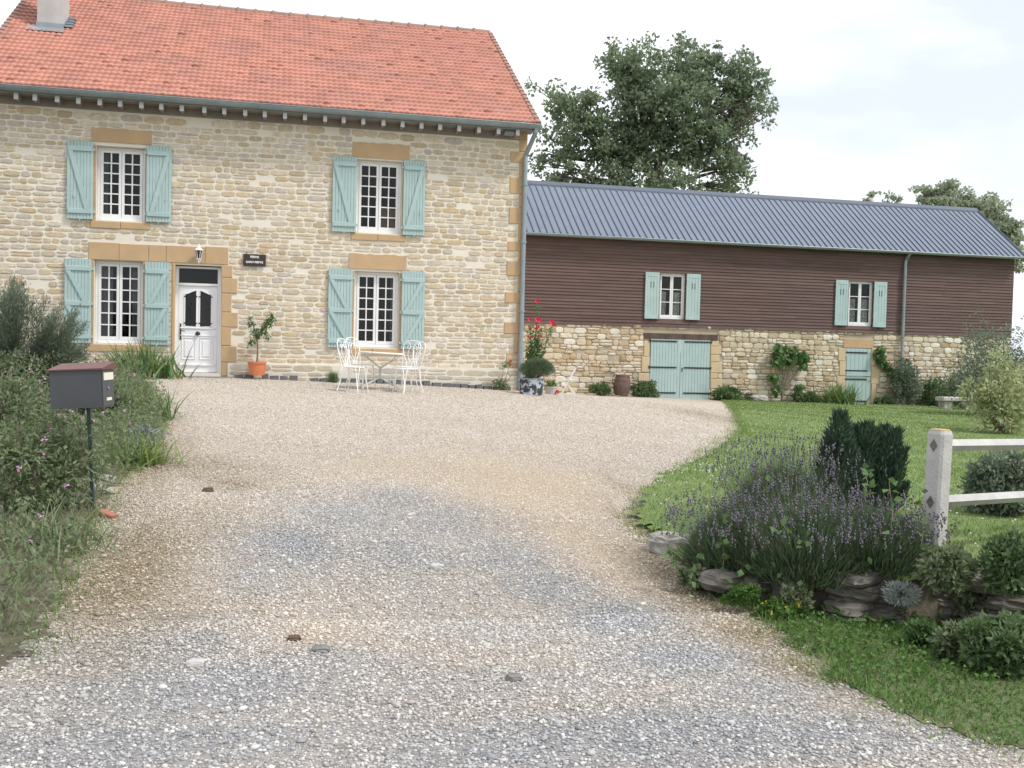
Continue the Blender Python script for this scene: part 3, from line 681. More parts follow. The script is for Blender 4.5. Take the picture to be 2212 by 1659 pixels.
for (u0,u1,v0,v1),bars,sd_ in [((144.5,201.5,304.5,473),B2,-1),((316,370.5,315.5,480),B2,1),((718,770.5,338,501),B2,-1),((871,918.5,347,508.5),B2,1),
    ((138.8,197,558.6,741),B3,-1),((312,365.5,566,745),B3,1),((708.5,761,579.7,750.5),B3,-1),((867,917,586,754.5),B3,1)]:
    shutter(rc(u0,u1,v0,v1,YH-.05),house,YH,bars,True,sd_)
# front door
a,b,c,d=DOR; y0=YH+.16; fw=.07; zt=d-.36
w=MB(); w.box(a,a+fw,y0,y0+.08,c,d-.02); w.box(b-fw,b,y0,y0+.08,c,d-.02); w.box(a+fw,b-fw,y0,y0+.08,d-.06,d-.02); w.box(a+fw,b-fw,y0-.01,y0+.08,zt-.05,zt)
w.box(a,b,y0-.02,y0+.09,c-.06,c-.002)
fr_=objof('door_frame',w,'doorwhite',house)
w=MB(); w.add([(a+fw,y0+.04,zt),(b-fw,y0+.04,zt),(b-fw,y0+.04,d-.06),(a+fw,y0+.04,d-.06)],[(0,1,2,3)]); objof('transom_pane',w,'glass',fr_)
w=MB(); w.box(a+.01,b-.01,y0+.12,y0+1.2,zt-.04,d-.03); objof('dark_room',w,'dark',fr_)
la,lb,lc,ld=a+fw+.004,b-fw-.004,c+.01,zt-.055; y1=y0+.02; LW=lb-la; LH=ld-lc
w=MB(); xm=(la+lb)/2
gz0=lc+LH*.53; gz1=lc+LH*.95; st=.115; mm=.028
# leaf built as frame around the two arched lights
w.box(la,lb,y1,y1+.045,lc,gz0); w.box(la,la+st,y1,y1+.045,gz0,ld); w.box(lb-st,lb,y1,y1+.045,gz0,ld); w.box(xm-mm,xm+mm,y1-.004,y1+.045,gz0,ld)
def arch(t): return gz1-.02-.075*(1-math.cos(t*math.pi))/2*1.0+ .02
for s in (-1,1):
    xo=(la+st) if s<0 else (lb-st); xi=xm+s*mm; n=10; top=[]
    for i in range(n+1):
        t=i/n; x=xi+(xo-xi)*t; top.append((x,arch(t)))
    for i in range(n):
        (p,zp),(q,zq)=top[i],top[i+1]
        w.add([(p,y1,zp),(q,y1,zq),(q,y1,ld),(p,y1,ld),(p,y1+.045,zp),(q,y1+.045,zq)],[(0,1,2,3) if s>0 else (3,2,1,0),(0,4,5,1)])
    # moulding round the light
    pts=[(xo,y1-.004,gz0)]+[(x,y1-.004,z) for x,z in top[::-1]]+[(xi,y1-.004,gz0),(xo,y1-.004,gz0)]; w.tube(pts,.013,5)
door=None
# lower panels, rails
for s in (-1,1):
    p0,p1=(la+.07,xm-.045) if s<0 else (xm+.045,lb-.07); q0,q1=lc+LH*.155,lc+LH*.40
    pts=[(p0,y1-.003,q0),(p1,y1-.003,q0),(p1,y1-.003,q1),(p0,y1-.003,q1),(p0,y1-.003,q0)]; w.tube(pts,.012,4); w.box(p0+.045,p1-.045,y1-.014,y1-.001,q0+.045,q1-.045,0,.012)
w.box(la+.03,lb-.03,y1-.022,y1-.001,gz0-.045,gz0-.015,0,.008); w.box(la+.03,lb-.03,y1-.014,y1-.001,lc+LH*.42,lc+LH*.435,0,.005)
w.box(la+.02,lb-.02,y1-.03,y1-.001,lc+LH*.075,lc+LH*.10,0,.01)
door=objof('front_door',w,'doorwhite',house)
for s in (-1,1):
    xo=(la+st) if s<0 else (lb-st); xi=xm+s*mm; n=10
    vs=[(xo,y1+.03,gz0),(xi,y1+.03,gz0)]+[(xi+(xo-xi)*i/n,y1+.03,arch(i/n)) for i in range(n+1)]
    gm_=MB(); gm_.add(vs,[tuple(range(len(vs)))]); objof('pane',gm_,'glass',door)
    gr=MB(); xc=(xo+xi)/2; ym=y1+.012
    for z in (gz0+.32*(gz1-gz0),): pass
    gr.tube([(xo,ym,(gz0+gz1)/2),(xi,ym,(gz0+gz1)/2)],.004,4); gr.tube([(xc,ym,gz0+.1),(xc,ym,gz1-.12)],.004,4)
    for z in (gz0+.07,gz1-.13):
        for x in (xo,xi): gr.box(x-.014,x+.014,y1-.02,y1,z-.012,z+.012)
    objof('grille',gr,'iron',door)
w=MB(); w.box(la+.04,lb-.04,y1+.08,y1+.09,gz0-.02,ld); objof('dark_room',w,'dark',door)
w=MB(); w.box(la+.022,la+.052,y1-.012,y1-.001,gz0-.28,gz0+.06,0,.006); w.tube([(la+.037,y1-.012,gz0-.09),(la+.037,y1-.05,gz0-.09),(la+.06,y1-.055,gz0-.09),(la+.13,y1-.05,gz0-.10)],.008,6); objof('handle',w,'iron',door)
w=MB(); zk=gz0-.145; w.tube([(xm,y1-.001,zk),(xm,y1-.012,zk)],[.05,.045],14); w.tube([(xm,y1-.012,zk),(xm,y1-.04,zk),(xm,y1-.062,zk),(xm,y1-.07,zk)],[.02,.036,.03,.008],14); objof('knob',w,'iron',door,smooth=True)
w=MB(); sx0=PY(352,811,YH-.3)[0]; sx1=PY(500,811,YH-.3)[0]; w.box(sx0,sx1,YH-.42,YH-.046,DOR[2]-.16,DOR[2]-.065,0,.02); w.box(a-.01,b+.01,YH-.046,YH+.3,DOR[2]-.2,DOR[2]-.063)
objof('door_step',w,'slab',house)

# roof
roof_x0,roof_x1=XL-.16,XR+.14; ye=YH-.42; SL=math.hypot(YR-ye,ZR-ZE); uy=(YR-ye)/SL; uz=(ZR-ZE)/SL
rows=27; per=.118; sub=6; nx=int((roof_x1-roof_x0)/per*sub)
X=np.linspace(roof_x0,roof_x1,nx+1); prof=np.abs(np.sin(np.pi*(X-roof_x0)/per))**.7*.022
S_=[];H_=[]
for r in range(rows):
    s0=SL*r/rows; s1=SL*(r+1)/rows
    S_+=[s0-.012,s0-.010,s0+.01,s1-.012]; H_+=[.004,.044,.050,.012]
S_=np.array(S_);H_=np.array(H_); sag=lambda x:-.05*np.sin(np.pi*(x-roof_x0)/(roof_x1-roof_x0))
jr=rng.normal(size=(rows,nx//sub+2))*.003; 
XX,SS=np.meshgrid(X,S_,indexing='ij'); lift=prof[:,None]+H_[None,:]
ci=np.clip(((XX-roof_x0)/per).astype(int),0,nx//sub+1); ri=np.repeat(np.arange(rows),4)[None,:].repeat(len(X),0); lift=lift+jr[ri,ci]
YY=ye+SS*uy-lift*uz; ZZ=ZE+SS*uz+lift*uy+sag(XX)*(SS/SL)
V=np.stack([XX,YY,ZZ],-1).reshape(-1,3); ny=len(S_); i=np.arange(len(X)-1)[:,None]*ny+np.arange(ny-1)[None]; Fq=np.stack([i,i+ny,i+ny+1,i+1],-1).reshape(-1,4)
# colour drift per tile: material by position
m=MT['tile']; nt=m.node_tree; N=nt.nodes; L=nt.links; b_=N['Principled BSDF']; tc=N.new('ShaderNodeTexCoord')
mpp=N.new('ShaderNodeMapping'); mpp.inputs['Scale'].default_value=(1/(per*2),rows/(YR-ye),0); L.new(tc.outputs['Object'],mpp.inputs[0])
fl=N.new('ShaderNodeVectorMath'); fl.operation='FLOOR'; L.new(mpp.outputs[0],fl.inputs[0]); wn=N.new('ShaderNodeTexWhiteNoise'); L.new(fl.outputs[0],wn.inputs['Vector'])
rr=N.new('ShaderNodeMapRange'); rr.inputs[3].default_value=.84; rr.inputs[4].default_value=1.10; L.new(wn.outputs['Value'],rr.inputs[0])
old=b_.inputs['Base Color'].links[0].from_socket; vm=N.new('ShaderNodeMix'); vm.data_type='RGBA'; vm.blend_type='MULTIPLY'; vm.inputs[0].default_value=1; L.new(old,vm.inputs[6]); L.new(rr.outputs[0],vm.inputs[7]); L.new(vm.outputs[2],b_.inputs['Base Color'])
roof=npobj('roof',V,[Fq],'tile',house)
w=MB(); w.add([(roof_x0,YR,ZR-.02),(roof_x1,YR,ZR-.02),(roof_x1,YBK+.4,ZE),(roof_x0,YBK+.4,ZE)],[(3,2,1,0)]); objof('rear_slope',w,'tile',roof)
w=MB(); n=int((roof_x1-roof_x0)/.42)
for k in range(n):
    x0=roof_x0+(roof_x1-roof_x0)*k/n; x1=roof_x0+(roof_x1-roof_x0)*(k+1)/n; zc=ZR-.02+float(sag((x0+x1)/2)); 
    w.tube([(x0-.02,YR,zc),(x0+.03,YR,zc),(x0+.05,YR,zc),(x1,YR,zc)],[.135,.135,.115,.11],10)
objof('ridge_tiles',w,'ridgetile',roof,smooth=False)
for x in (roof_x0,roof_x1):
    w=MB()
    for k in range(rows):
        s0=SL*k/rows-.02; s1=SL*(k+1)/rows
        def pt_(s,o): return (x,ye+s*uy-o*uz,ZE+s*uz+o*uy)
        w.beam(pt_(s0,.045),pt_(s1,.02),.10,.06,up=(0,-uz,uy))
        w.beam(pt_(s0,-.06),pt_(s1,-.06),.05,.16,up=(0,-uz,uy))
    objof('verge_tiles',w,'ridgetile',roof)
# chimney
def prj(P): d=np.array(P)-EYE; z=d@FW; return CX+F*(d@RC)/z,CY-F*(d@UC)/z
yc=min(np.arange(22,26.5,.02),key=lambda q: abs(prj((-4.9,q,ZE+(q-ye)/uy*uz))[1]-66))
cx0=PY(80,60,yc)[0]; cx1=PY(136,60,yc)[0]; w=MB()
zc=ZE+(yc-ye)/uy*uz
w.box(cx0,cx1,yc,yc+.7,zc-.3,zc+3.3); w.box(cx0-.05,cx1+.05,yc-.05,yc+.75,zc+3.3,zc+3.42)
chm=objof('chimney',w,'roof_render',roof)
w=MB(); 
w.add([(cx0-.18,yc-.22,zc-.15+.07),(cx1+.04,yc-.22,zc-.15+.07),(cx1+.04,yc-.003,zc+.07),(cx0-.18,yc-.003,zc+.07)],[(0,1,2,3)])
for k in range(4):
    y_=yc+.02+k*.17; z_=ZE+(y_-ye)/uy*uz+.10; w.box(cx1+.001,cx1+.20-.015*k,y_,y_+.13,z_,z_+.045)
w.box(cx0-.02,cx1+.02,yc-.02,yc-.004,zc+.02,zc+.16)
objof('flashing',w,'zinc',chm)
# eave board, rafters, gutter, pipe
w=MB(); w.box(XL-.1,XR+.1,YH-.36,YH+.1,ZW+.022,ZW+.05); w.box(XL,XR,YH-.006,YH+.1,ZW-.14,ZW+.02); objof('eave_boards',w,'soffit',house)
us=[120,262,430,590,752,905,1065,1215,1370,1540,1690,1848,1995,2148]; rx=[PY(q*.2867,200+q*.0205,YH-.35)[0] for q in us]
rx+=[PY(570.7+q*.2867,235+q*.0205,YH-.35)[0] for q in [308,460,600,748,900,1044,1187,1327,1471,1620,1768,1912]]
for x in rx:
    w=MB(); w.box(x-.035,x+.035,YH-.33,YH+.1,ZW-.10,ZW+.02); ro=objof('rafter',w,'soffit',house)
    w=MB(); w.box(x-.04,x+.04,YH-.355,YH-.331,ZW-.105,ZW+.03); objof('rafter_cap',w,'raftend',ro)
gy=ye-.05; gz=ZE-.03; w=MB(); vs=[];fs=[]; xsn=[XL-.2,XR+.18]; nn=9
ring=lambda r:[(gy+r*math.cos(math.pi+math.pi*k/nn),gz+r*math.sin(math.pi+math.pi*k/nn)) for k in range(nn+1)]
for x in xsn:
    for (yy,zz) in ring(.085)+ring(.078)[::-1]: vs.append((x,yy,zz))
n2=2*(nn+1)
for k in range(n2): fs.append((k,(k+1)%n2,n2+(k+1)%n2,n2+k))
fs+= [tuple(range(n2)),tuple(range(n2,2*n2))[::-1]]
w.add(vs,fs); w.tube([(xsn[0],gy-.085,gz+.005),(xsn[1],gy-.085,gz+.005)],.012,6)
for k in range(26):
    x=XL+.1+k*.43; rg=ring(.09); w.tube([(x,a_,b_2) for a_,b_2 in rg],.006,4)
for x in xsn: w.add([(x,a_,b_2) for a_,b_2 in ring(.084)],[tuple(range(nn+1))])
w.box(XL-.2,XR+.18,gy+.07,gy+.10,gz-.10,gz+.03)
objof('gutter',w,'zinc',house,smooth=False)
w=MB(); px=XR-.045; py=YH-.085; r=.05
w.tube([(px+.12,gy,gz-.07),(px+.12,gy,gz-.14),(px+.06,(gy+py)/2,gz-.36),(px,py,gz-.58),(px,py,gz-.75),(px-.0,py,.9)],r,12); w.tube([(px,py,1.62),(px,py,.55)],r*1.15,12)
for z in (5.1,3.85,2.35,1.2): w.tube([(px,py,z),(px,py,z+.035)],r*1.35,12); w.box(px-.012,px+.012,py,YH,z,z+.03)
objof('downpipe',w,'zinc',house,smooth=False)

# lantern (hangs on the wall, own thing)
lx=PY(429,550,YH-.2)[0]; lz=PY(429,569,YH-.2)[2]; yl=YH-.17
lan=empty('wall_lantern',(lx,YH-.022,lz),'white metal carriage lantern with dark glass above the front door','lamp')
w=MB(); w.lathe([(.022,.26),(.088,.262),(.09,.275),(.055,.30),(.03,.33),(.016,.36),(.012,.385),(.004,.40)],12,(lx,yl,lz)); objof('cap',w,'white',lan,smooth=False)
w=MB(); w.lathe([(.008,0),(.012,.02),(.02,.035),(.012,.05),(.03,.065),(.045,.085),(.046,.10)],10,(lx,yl,lz))
for k in range(6):
    a_=k*math.pi/3; w.tube([(lx+.044*math.cos(a_),yl+.044*math.sin(a_),lz+.09),(lx+.07*math.cos(a_),yl+.07*math.sin(a_),lz+.262)],.006,4)
w.tube([(lx,YH-.03,lz+.12),(lx,YH-.07,lz+.04),(lx,yl+.03,lz+.03),(lx,yl,lz+.04)],.009,5); w.box(lx-.03,lx+.03,YH-.04,YH-.0225,lz+.05,lz+.2,0,.005); objof('bracket',w,'white',lan)
w=MB(); w.lathe([(.040,.10),(.064,.26)],6,(lx,yl,lz)); objof('glass',w,'signblack',lan)
# sign
sx,sz=PY(549.9,562,YH-.06)[0],PY(549.9,562,YH-.06)[2]; sw_,sh_=.225,.122
sg=empty('house_sign',(sx,YH-.03,sz),'dark brown name plate with white lettering beside the front door','sign')
w=MB(); w.box(sx-sw_,sx+sw_,YH-.055,YH-.035,sz-sh_,sz+sh_,0,.003); objof('plate',w,'signblack',sg)
w=MB()
for x in (-.16,.16): w.tube([(sx+x,YH-.02,sz+sh_+.03),(sx+x,YH-.05,sz+sh_+.025),(sx+x,YH-.05,sz+sh_-.01)],.006,5)
objof('hook',w,'iron',sg)
for txt,dz,size,wd in (('FERME',.045,.062,.175),('SAINT-PIERRE',-.06,.058,.34)):
    cu=bpy.data.curves.new('t','FONT'); cu.body=txt; cu.size=size; cu.align_x='CENTER'; cu.extrude=.002; cu.offset=.0022
    to=bpy.data.objects.new('t',cu); COL.objects.link(to); dg=bpy.context.evaluated_depsgraph_get(); me=bpy.data.meshes.new_from_object(to.evaluated_get(dg)); bpy.data.objects.remove(to)
    xs_=[v.co.x for v in me.vertices]; k=wd/(max(xs_)-min(xs_))
    for v in me.vertices: v.co=Vector((v.co.x*k,-v.co.z-.0275,v.co.y+dz))
    me.name='lettering'; me.materials.clear(); me.materials.append(MT['clover'] if False else MT['white']); o=bpy.data.objects.new('lettering',me); link(o,sg)
# floodlight under the eave corner
fx=PY(1131,290,YH-.15)[0]; fz=PY(1131,290,YH-.15)[2]
fl_=empty('floodlight',(fx-.33,YH-.02,fz),'small grey floodlight under the eave beside the corner downpipe','lamp'); fx-=.33
fx+= .0
w=MB(); w.beam((fx,YH-.14,fz+.0),(fx,YH-.26,fz+.06),.22,.14,up=(0,.4,1)); objof('housing',w,'zinc',fl_)
w=MB(); w.box(fx-.02,fx+.02,YH-.16,YH-.03,fz-.01,fz+.02); objof('bracket',w,'zinc',fl_)

# ================================================================== BARN
bx0,bx1=5.3,24.1; BE=5.0; BR=6.90; BYR=32.15
barn=empty('barn',((bx0+bx1)/2,YB,0),'long barn with brown boarded upper floor, stone base and blue grey metal roof','barn')
BW1=rc(1423.5,1480,590,689.5,YB); BW2=rc(1831.5,1886,606,704.5,YB); BD=rc(1403,1532,732,861,YB); BS=rc(1826,1879.5,753,873,YB); BLN=rc(1390,1549.5,721,733,YB); BSL=rc(1821,1886,732,752,YB)
CZ=2.345
w=MB(); wall_holes(w,bx0,bx1,-.6,CZ+.03,[BD,BS],YB,.4,0)
w.add([(bx1,YB,-.6),(bx1,YB+4.7,-.6),(bx1,YB+4.7,CZ+.03),(bx1,YB,CZ+.03)],[(0,1,2,3)],0)
bq=[]
for (u0,u1,a_,b_2) in [(1534,1552,736,748),(1534,1558,748,766),(1534,1554,766,782),(1534,1560,782,806),(1534,1550,806,818),(1534,1560,818,840),(1534,1550,840,862),(1390,1403,736,770),(1385,1403,770,804),(1378,1403,806,830),(1392,1402,830,858),
    (1810,1826,752,780),(1812,1826,780,812),(1806,1826,812,850),(1881,1892,752,790),(1881,1900,790,830),(1881,1892,830,872)]: bq.append(rc(u0,u1,a_,b_2,YB))
exb=[BD,BS,BLN,BSL]+bq
rubble(w,bx0,bx1,-.35,CZ-.0,exb,YB,1,hmin=.085,hmax=.2,wmin=.12,wmax=.36,gap=.010,dep=.035,skip=.04,sub=.25,jit=.10,sup=5)
objof('stone_wall',w,['barnmortar','barnstone'],barn)
w=MB()
for a,b,c,d in bq: w.box(a+.005,b-.005,YB-.03-random.uniform(0,.01),YB+.05,c+.005,d-.005,0,.015)
objsplit('surround_stone',w,'dressedpale',barn)
w=MB(); a,b,c,d=BLN; w.box(a,b,YB-.05,YB+.25,c,d,0,.01); objof('lintel_beam',w,'beam',barn)
w=MB(); a,b,c,d=BSL; w.box(a,b,YB-.035,YB+.25,c,d,0,.01); objof('lintel',w,'dressed',barn)
# cladding boards: lapped
w=MB(); z=CZ-.03; bh=.098; ci=0
def board(p,q,z):
    t=random.uniform(-.002,.002)
    w.add([(p,YB-.045+t,z),(q,YB-.045+t,z),(q,YB-.022+t,z+bh+.004),(p,YB-.022+t,z+bh+.004),(p,YB-.015,z),(q,YB-.015,z)],[(0,1,2,3),(0,4,5,1)])
while z<BE+.02:
    iv=[(bx0,bx1+.03)]
    for a,b,c,d in (BW1,BW2):
        if c-.02<z+bh-.02 and d>z+.02:
            iv=[(p,q) for s_ in iv for p,q in ([(s_[0],min(s_[1],a)),(max(s_[0],b),s_[1])] if a<s_[1] and b>s_[0] else [s_]) if q>p]
    for p,q in iv:
        x=p
        while x<q-.01:
            e=min(q,x+random.uniform(2.2,4.6)); 
            if q-e<.6: e=q
            board(x+.0015,e-.0015,z); x=e
    z+=bh
# backing with gaps for windows + end gable
wb=MB(); wall_holes(wb,bx0,bx1,CZ-.03,BE+.15,[BW1,BW2],YB-.012,.28,0)
o_=len(w.v); w.v+=wb.v; w.f+=[tuple(i+o_ for i in f) for f in wb.f]; w.m+=wb.m
w.add([(bx1+.02,YB-.01,CZ-.03),(bx1+.02,YB+4.7,CZ-.03),(bx1+.02,YB+4.7,BE+.1),(bx1+.02,BYR,BR-.1),(bx1+.02,YB-.01,BE+.1)],[(0,1,2,3,4)])
w.box(bx0,bx1+.03,YB-.05,YB-.0,CZ-.055,CZ-.032)
objof('cladding',w,'cladding',barn)
objs=cwin(BW1,3,1,barn,YB-.03,lace=[(.0,.34),(.55,.95)],fw=.05,sw=.045,inset=.10)
cwin(BW2,3,1,barn,YB-.03,lace=[(.02,.42),(.58,.98)],fw=.05,sw=.045,inset=.10)
def bshutter(r):
    a,b,c,d=r; y1=YB-.06; y0=y1-.03; w=MB(); m_=.075
    w.box(a,a+m_,y0,y1,c,d,0,.003); w.box(b-m_,b,y0,y1,c,d,0,.003); w.box(a+m_,b-m_,y0,y1,d-.13,d,0,.003); w.box(a+m_,b-m_,y0,y1,c,c+.13,0,.003)
    k=3; wd=(b-a-2*m_)/k
    for i in range(k): w.box(a+m_+wd*i+.002,a+m_+wd*(i+1)-.002,y0+.006,y1,c+.13,d-.13,0,.004)
    sh=objof('shutter',w,'shutterleaf',barn)
    w=MB(); xm=(a+b)/2; zt=d-.30
    for s in (-1,1):
        x=xm+s*.045; w.box(x-.006,x+.006,y0-.0045,y0+.004,zt-.15,zt); 
        for z in (zt,zt-.15): w.lathe([(.013,0)],8) if False else w.tube([(x,y0-.005,z),(x,y0+.004,z)],.013,8)
    objof('slot',w,'iron',sh)
    w=MB(); 
    for z in (c-.01,): w.box(xm-.03,xm+.0,y1-.06,y1+.02,z-.03,z)
    w.box(a-.012,a+.012,y1-.02,y1+.03,c+.2,c+.26); w.box(a-.012,a+.012,y1-.02,y1+.03,d-.26,d-.2); objof('hinge',w,'iron',sh)
for q in [(1393.5,1423.5,588,688.5),(1482.5,1512.5,592,691),(1804.5,1831.5,605,703),(1887.5,1915,609,707)]: bshutter(rc(*q,YB-.08))
def planks(a,b,c,d,y,nb,mi=0):
    w=MB(); k=(b-a)/nb
    for i in range(nb): w.box(a+k*i+.0025,a+k*(i+1)-.0025,y,y+.03,c,d,0,.005)
    w.box(a+.01,b-.01,y+.027,y+.04,c+.01,d-.01); return w
a,b,c,d=BD; ms=PY(1468,800,YB)[0]; c-=.0
for p,q,nm in ((a+.01,ms-.006,0),(ms+.006,b-.01,1)):
    w=planks(p,q,c-.02,d-.01,YB-.035,10); dl=objof('barn_door',w,'shutterleaf',barn)
    for t in (.095,.52,.955):
        z=c+(d-c)*t; w=MB()
        if nm==0: w.box(p-.05,q-.12,YB-.052,YB-.036,z-.022,z+.022,0,.003); w.tube([(p-.045,YB-.046,z-.045),(p-.045,YB-.046,z+.045)],.014,6)
        else: w.box(p+.12,q+.05,YB-.052,YB-.036,z-.022,z+.022,0,.003); w.tube([(q+.045,YB-.046,z-.045),(q+.045,YB-.046,z+.045)],.014,6)
        objof('strap_hinge',w,'iron',dl)
    if nm==1: 
        w=MB(); w.box(p+.05,p+.07,YB-.06,YB-.036,c+.85,c+.97,0,.004); objof('latch',w,'iron',dl)
a,b,c,d=BS; zm=c+(d-c)*.505
for z0,z1,ts in ((c-.02,zm-.006,(.13,.90)),(zm+.006,d-.005,(.12,.86))):
    w=planks(a+.01,b-.01,z0,z1,YB-.03,6)
    if z0>c: w.box(a+.008,b-.008,YB-.055,YB-.031,z0,z0+.13,0,.006)
    dl=objof('stable_door_leaf',w,'shutterleaf',barn)
    for t in ts:
        z=z0+(z1-z0)*t; 
        if z0>c and t==.12: z=z0+.17
        w=MB(); w.box(a-.03,b-.14,YB-.049,YB-.0315,z-.022,z+.022,0,.003); objof('strap_hinge',w,'iron',dl)
    w=MB(); w.tube([(b-.06,YB-.04,z1-.12),(b-.06,YB-.07,z1-.14),(b-.06,YB-.04,z1-.17)],.008,5); objof('latch',w,'iron',dl)
# metal roof
ey=YB-.28; w=MB(); sl_=(BR-BE)/(BYR-ey); rx0,rx1=5.26,24.35
w.add([(rx0,ey,BE),(rx1,ey,BE),(rx1,BYR,BR),(rx0,BYR,BR),(rx0,ey,BE-.04),(rx1,ey,BE-.04),(rx1,BYR,BR-.04),(rx0,BYR,BR-.04)],[(0,1,2,3),(0,4,5,1),(1,5,6,2),(7,6,5,4)])
w.add([(rx0,BYR,BR),(rx1,BYR,BR),(rx1,YB+5,BE),(rx0,YB+5,BE)],[(0,1,2,3)])
br=objof('roof',w,'metalroof',barn)
w=MB(); n=int((rx1-rx0)/.2085)
hn=Vector((0,-sl_,1)).normalized()
for k in range(n+1):
    x=rx0+.02+(rx1-rx0-.04)*k/n; p=Vector((x,ey-.01,BE))+hn*.012; q=Vector((x,BYR-.05,BE+(BYR-.05-ey)*sl_))+hn*.012
    w.beam(p,q,.026,.024,up=hn)
objof('roof_ribs',w,'metalrib',br)
w=MB(); p=Vector((0,-sl_,1)).normalized()
w.add([(rx0,BYR-.16,BR-.16*sl_+.05),(rx1,BYR-.16,BR-.16*sl_+.05),(rx1,BYR,BR+.06),(rx0,BYR,BR+.06),(rx0,BYR-.17,BR-.17*sl_+.01),(rx1,BYR-.17,BR-.17*sl_+.01),(rx1,BYR+.16,BR-.05),(rx0,BYR+.16,BR-.05)],[(0,1,2,3),(4,5,1,0),(3,2,6,7)])
w.add([(rx1,ey,BE+.05),(rx1+.03,ey,BE+.05),(rx1+.03,BYR,BR+.06),(rx1,BYR,BR+.06),(rx1+.03,ey,BE-.1),(rx1+.03,BYR,BR-.1)],[(0,1,2,3),(1,4,5,2)])
objof('ridge_flashing',w,'metalrib',br)
w=MB(); gy=ey-.03; gz=BE-.03; vs=[];fs=[]
for x in (rx0+.02,rx1-.05):
    for (yy,zz) in ring(.07)+ring(.063)[::-1]: vs.append((x,yy,zz))
for k in range(n2): fs.append((k,(k+1)%n2,n2+(k+1)%n2,n2+k))
w.add(vs,fs); w.tube([(rx0+.02,gy-.07,gz),(rx1-.05,gy-.07,gz)],.01,6); w.box(rx0,rx1-.05,gy+.06,YB,gz-.03,gz-.01)
objof('gutter',w,'metalrib' if False else 'zinc',barn)
px=PY(1951,680,YB-.1)[0]; w=MB(); w.tube([(px+.03,gy,gz-.05),(px+.02,YB-.12,gz-.25),(px,YB-.12,gz-.35),(px,YB-.12,.1)],.05,10)
for z in (4.2,3.2,2.2): w.tube([(px,YB-.12,z),(px,YB-.12,z+.03)],.065,10)
objof('downpipe',w,'zinc',barn)
# ================================================================== THINGS IN THE YARD
def inlawn(x,y): return inpoly(np.array([x]),np.array([y]),LAWN)[0]
def base(u,v,lawn=False):
    P=hit(u,v,gl if lawn else g)
    if P[1]>29.35: P=PY(u,v,29.35)
    return P
# ---- dark setts along the foot of the house
SETL='dark grey stone sett in the edging row along the foot of the house wall'
sx=PY(505,815,YH-.2)[0]; k=0; proto=[]
for q in range(3):
    mb=MB(); mb.box(-.075,.075,-.06,.06,-.06,.075,0); me_o=objof('paving_sett',mb,'paver',local=True)
    bm_=me_o.data
    for v_ in bm_.vertices: v_.co*= random.uniform(.86,1.06)
    proto.append(me_o)
x=sx; first=[True]*3
while x<XR-.25:
    q=random.randrange(3); w_=random.uniform(.13,.20)
    if random.random()<.10 and not (1.0<x<3): x+=w_*random.uniform(.6,1.4); continue
    if first[q]: o=proto[q]; first[q]=False
    else: o=proto[q].copy(); COL.objects.link(o)
    y_=YH-.16+random.uniform(-.02,.02); o.location=(x+w_/2,y_,float(g(x+w_/2,y_))+random.uniform(.0,.03)); o.scale=(w_/.155,random.uniform(.8,1.1),random.uniform(.8,1.15)); o.rotation_euler=(random.uniform(-.08,.08),random.uniform(-.1,.1),random.uniform(-.12,.12))
    tag(o,SETL,'stone','dark setts edging the house'); x+=w_+random.uniform(.008,.04)
# ---- bistro chairs
def chair_parts(root):
    wr=.0085
    w=MB(); n=28; w.lathe([(.185,.448),(.195,.455),(.195,.462),(.185,.466)],n)
    objof('seat',w,'wire',root,local=True,smooth=False)
    # legs : each leg a folded wire pair meeting at the foot
    for ax,ay in ((1,1),(1,-1),(-1,1),(-1,-1)):
        w=MB(); c_=.145
        p0=(ax*c_+.035*ax,ay*c_-.03*ay,.45); p1=(ax*c_-.03*ax,ay*c_+.035*ay,.45); f=(ax*.215,ay*.205,.0)
        w.tube([p0,(ax*.185,ay*.14,.40),(ax*.18,ay*.17,.2),(f[0]-.006*ax,f[1],.02),f],wr,5); w.tube([p1,(ax*.14,ay*.18,.40),(ax*.165,ay*.18,.2),(f[0],f[1]-.004,.02),f],wr,5)
        objof('leg',w,'wire',root,local=True)
    # backrest in the plane x=-.17 leaning back
    def bp(y,z): return (-.16-(z-.45)*.22,y,z)
    w=MB()
    # outer heart, made of two wires rising from the seat and curling to the middle
    for s in (-1,1):
        pts=[(.05,.46),(.075,.54),(.15,.66),(.205,.78),(.20,.87),(.15,.925),(.085,.92),(.045,.87),(.05,.82),(.085,.805),(.108,.83),(.10,.86),(.078,.858)]
        sm=[]; 
        for i in range(len(pts)-1):
            p_=pts[max(i-1,0)];a_=pts[i];b_2=pts[i+1];n_=pts[min(i+2,len(pts)-1)]
            for t in (0,.33,.66):
                sm.append(tuple(.5*((2*a_[k])+(-p_[k]+b_2[k])*t+(2*p_[k]-5*a_[k]+4*b_2[k]-n_[k])*t*t+(-p_[k]+3*a_[k]-3*b_2[k]+n_[k])*t**3) for k in (0,1)))
        sm.append(pts[-1]); w.tube([bp(s*y,z) for y,z in sm],wr,5)
        pts=[(.16,.45),(.175,.55),(.185,.62),(.212,.76),(.215,.86),(.16,.945),(.06,.965),(0,.968)]
        w.tube([bp(s*y,z) for y,z in pts],wr,5)
        pts=[(.0,.50),(.02,.58),(.075,.68),(.07,.76),(.03,.83),(.0,.86)]; w.tube([bp(s*y,z) for y,z in pts],wr*.8,5)
        pts=[(.05,.46),(.025,.475),(.018,.50),(.035,.515),(.05,.50)]; w.tube([bp(s*y,z) for y,z in pts],wr*.8,5)
    objof('backrest',w,'wire',root,local=True)
def copytree(o,par=None):
    c=o.copy(); COL.objects.link(c); c.parent=par
    for ch in list(o.children): copytree(ch,c)
    return c
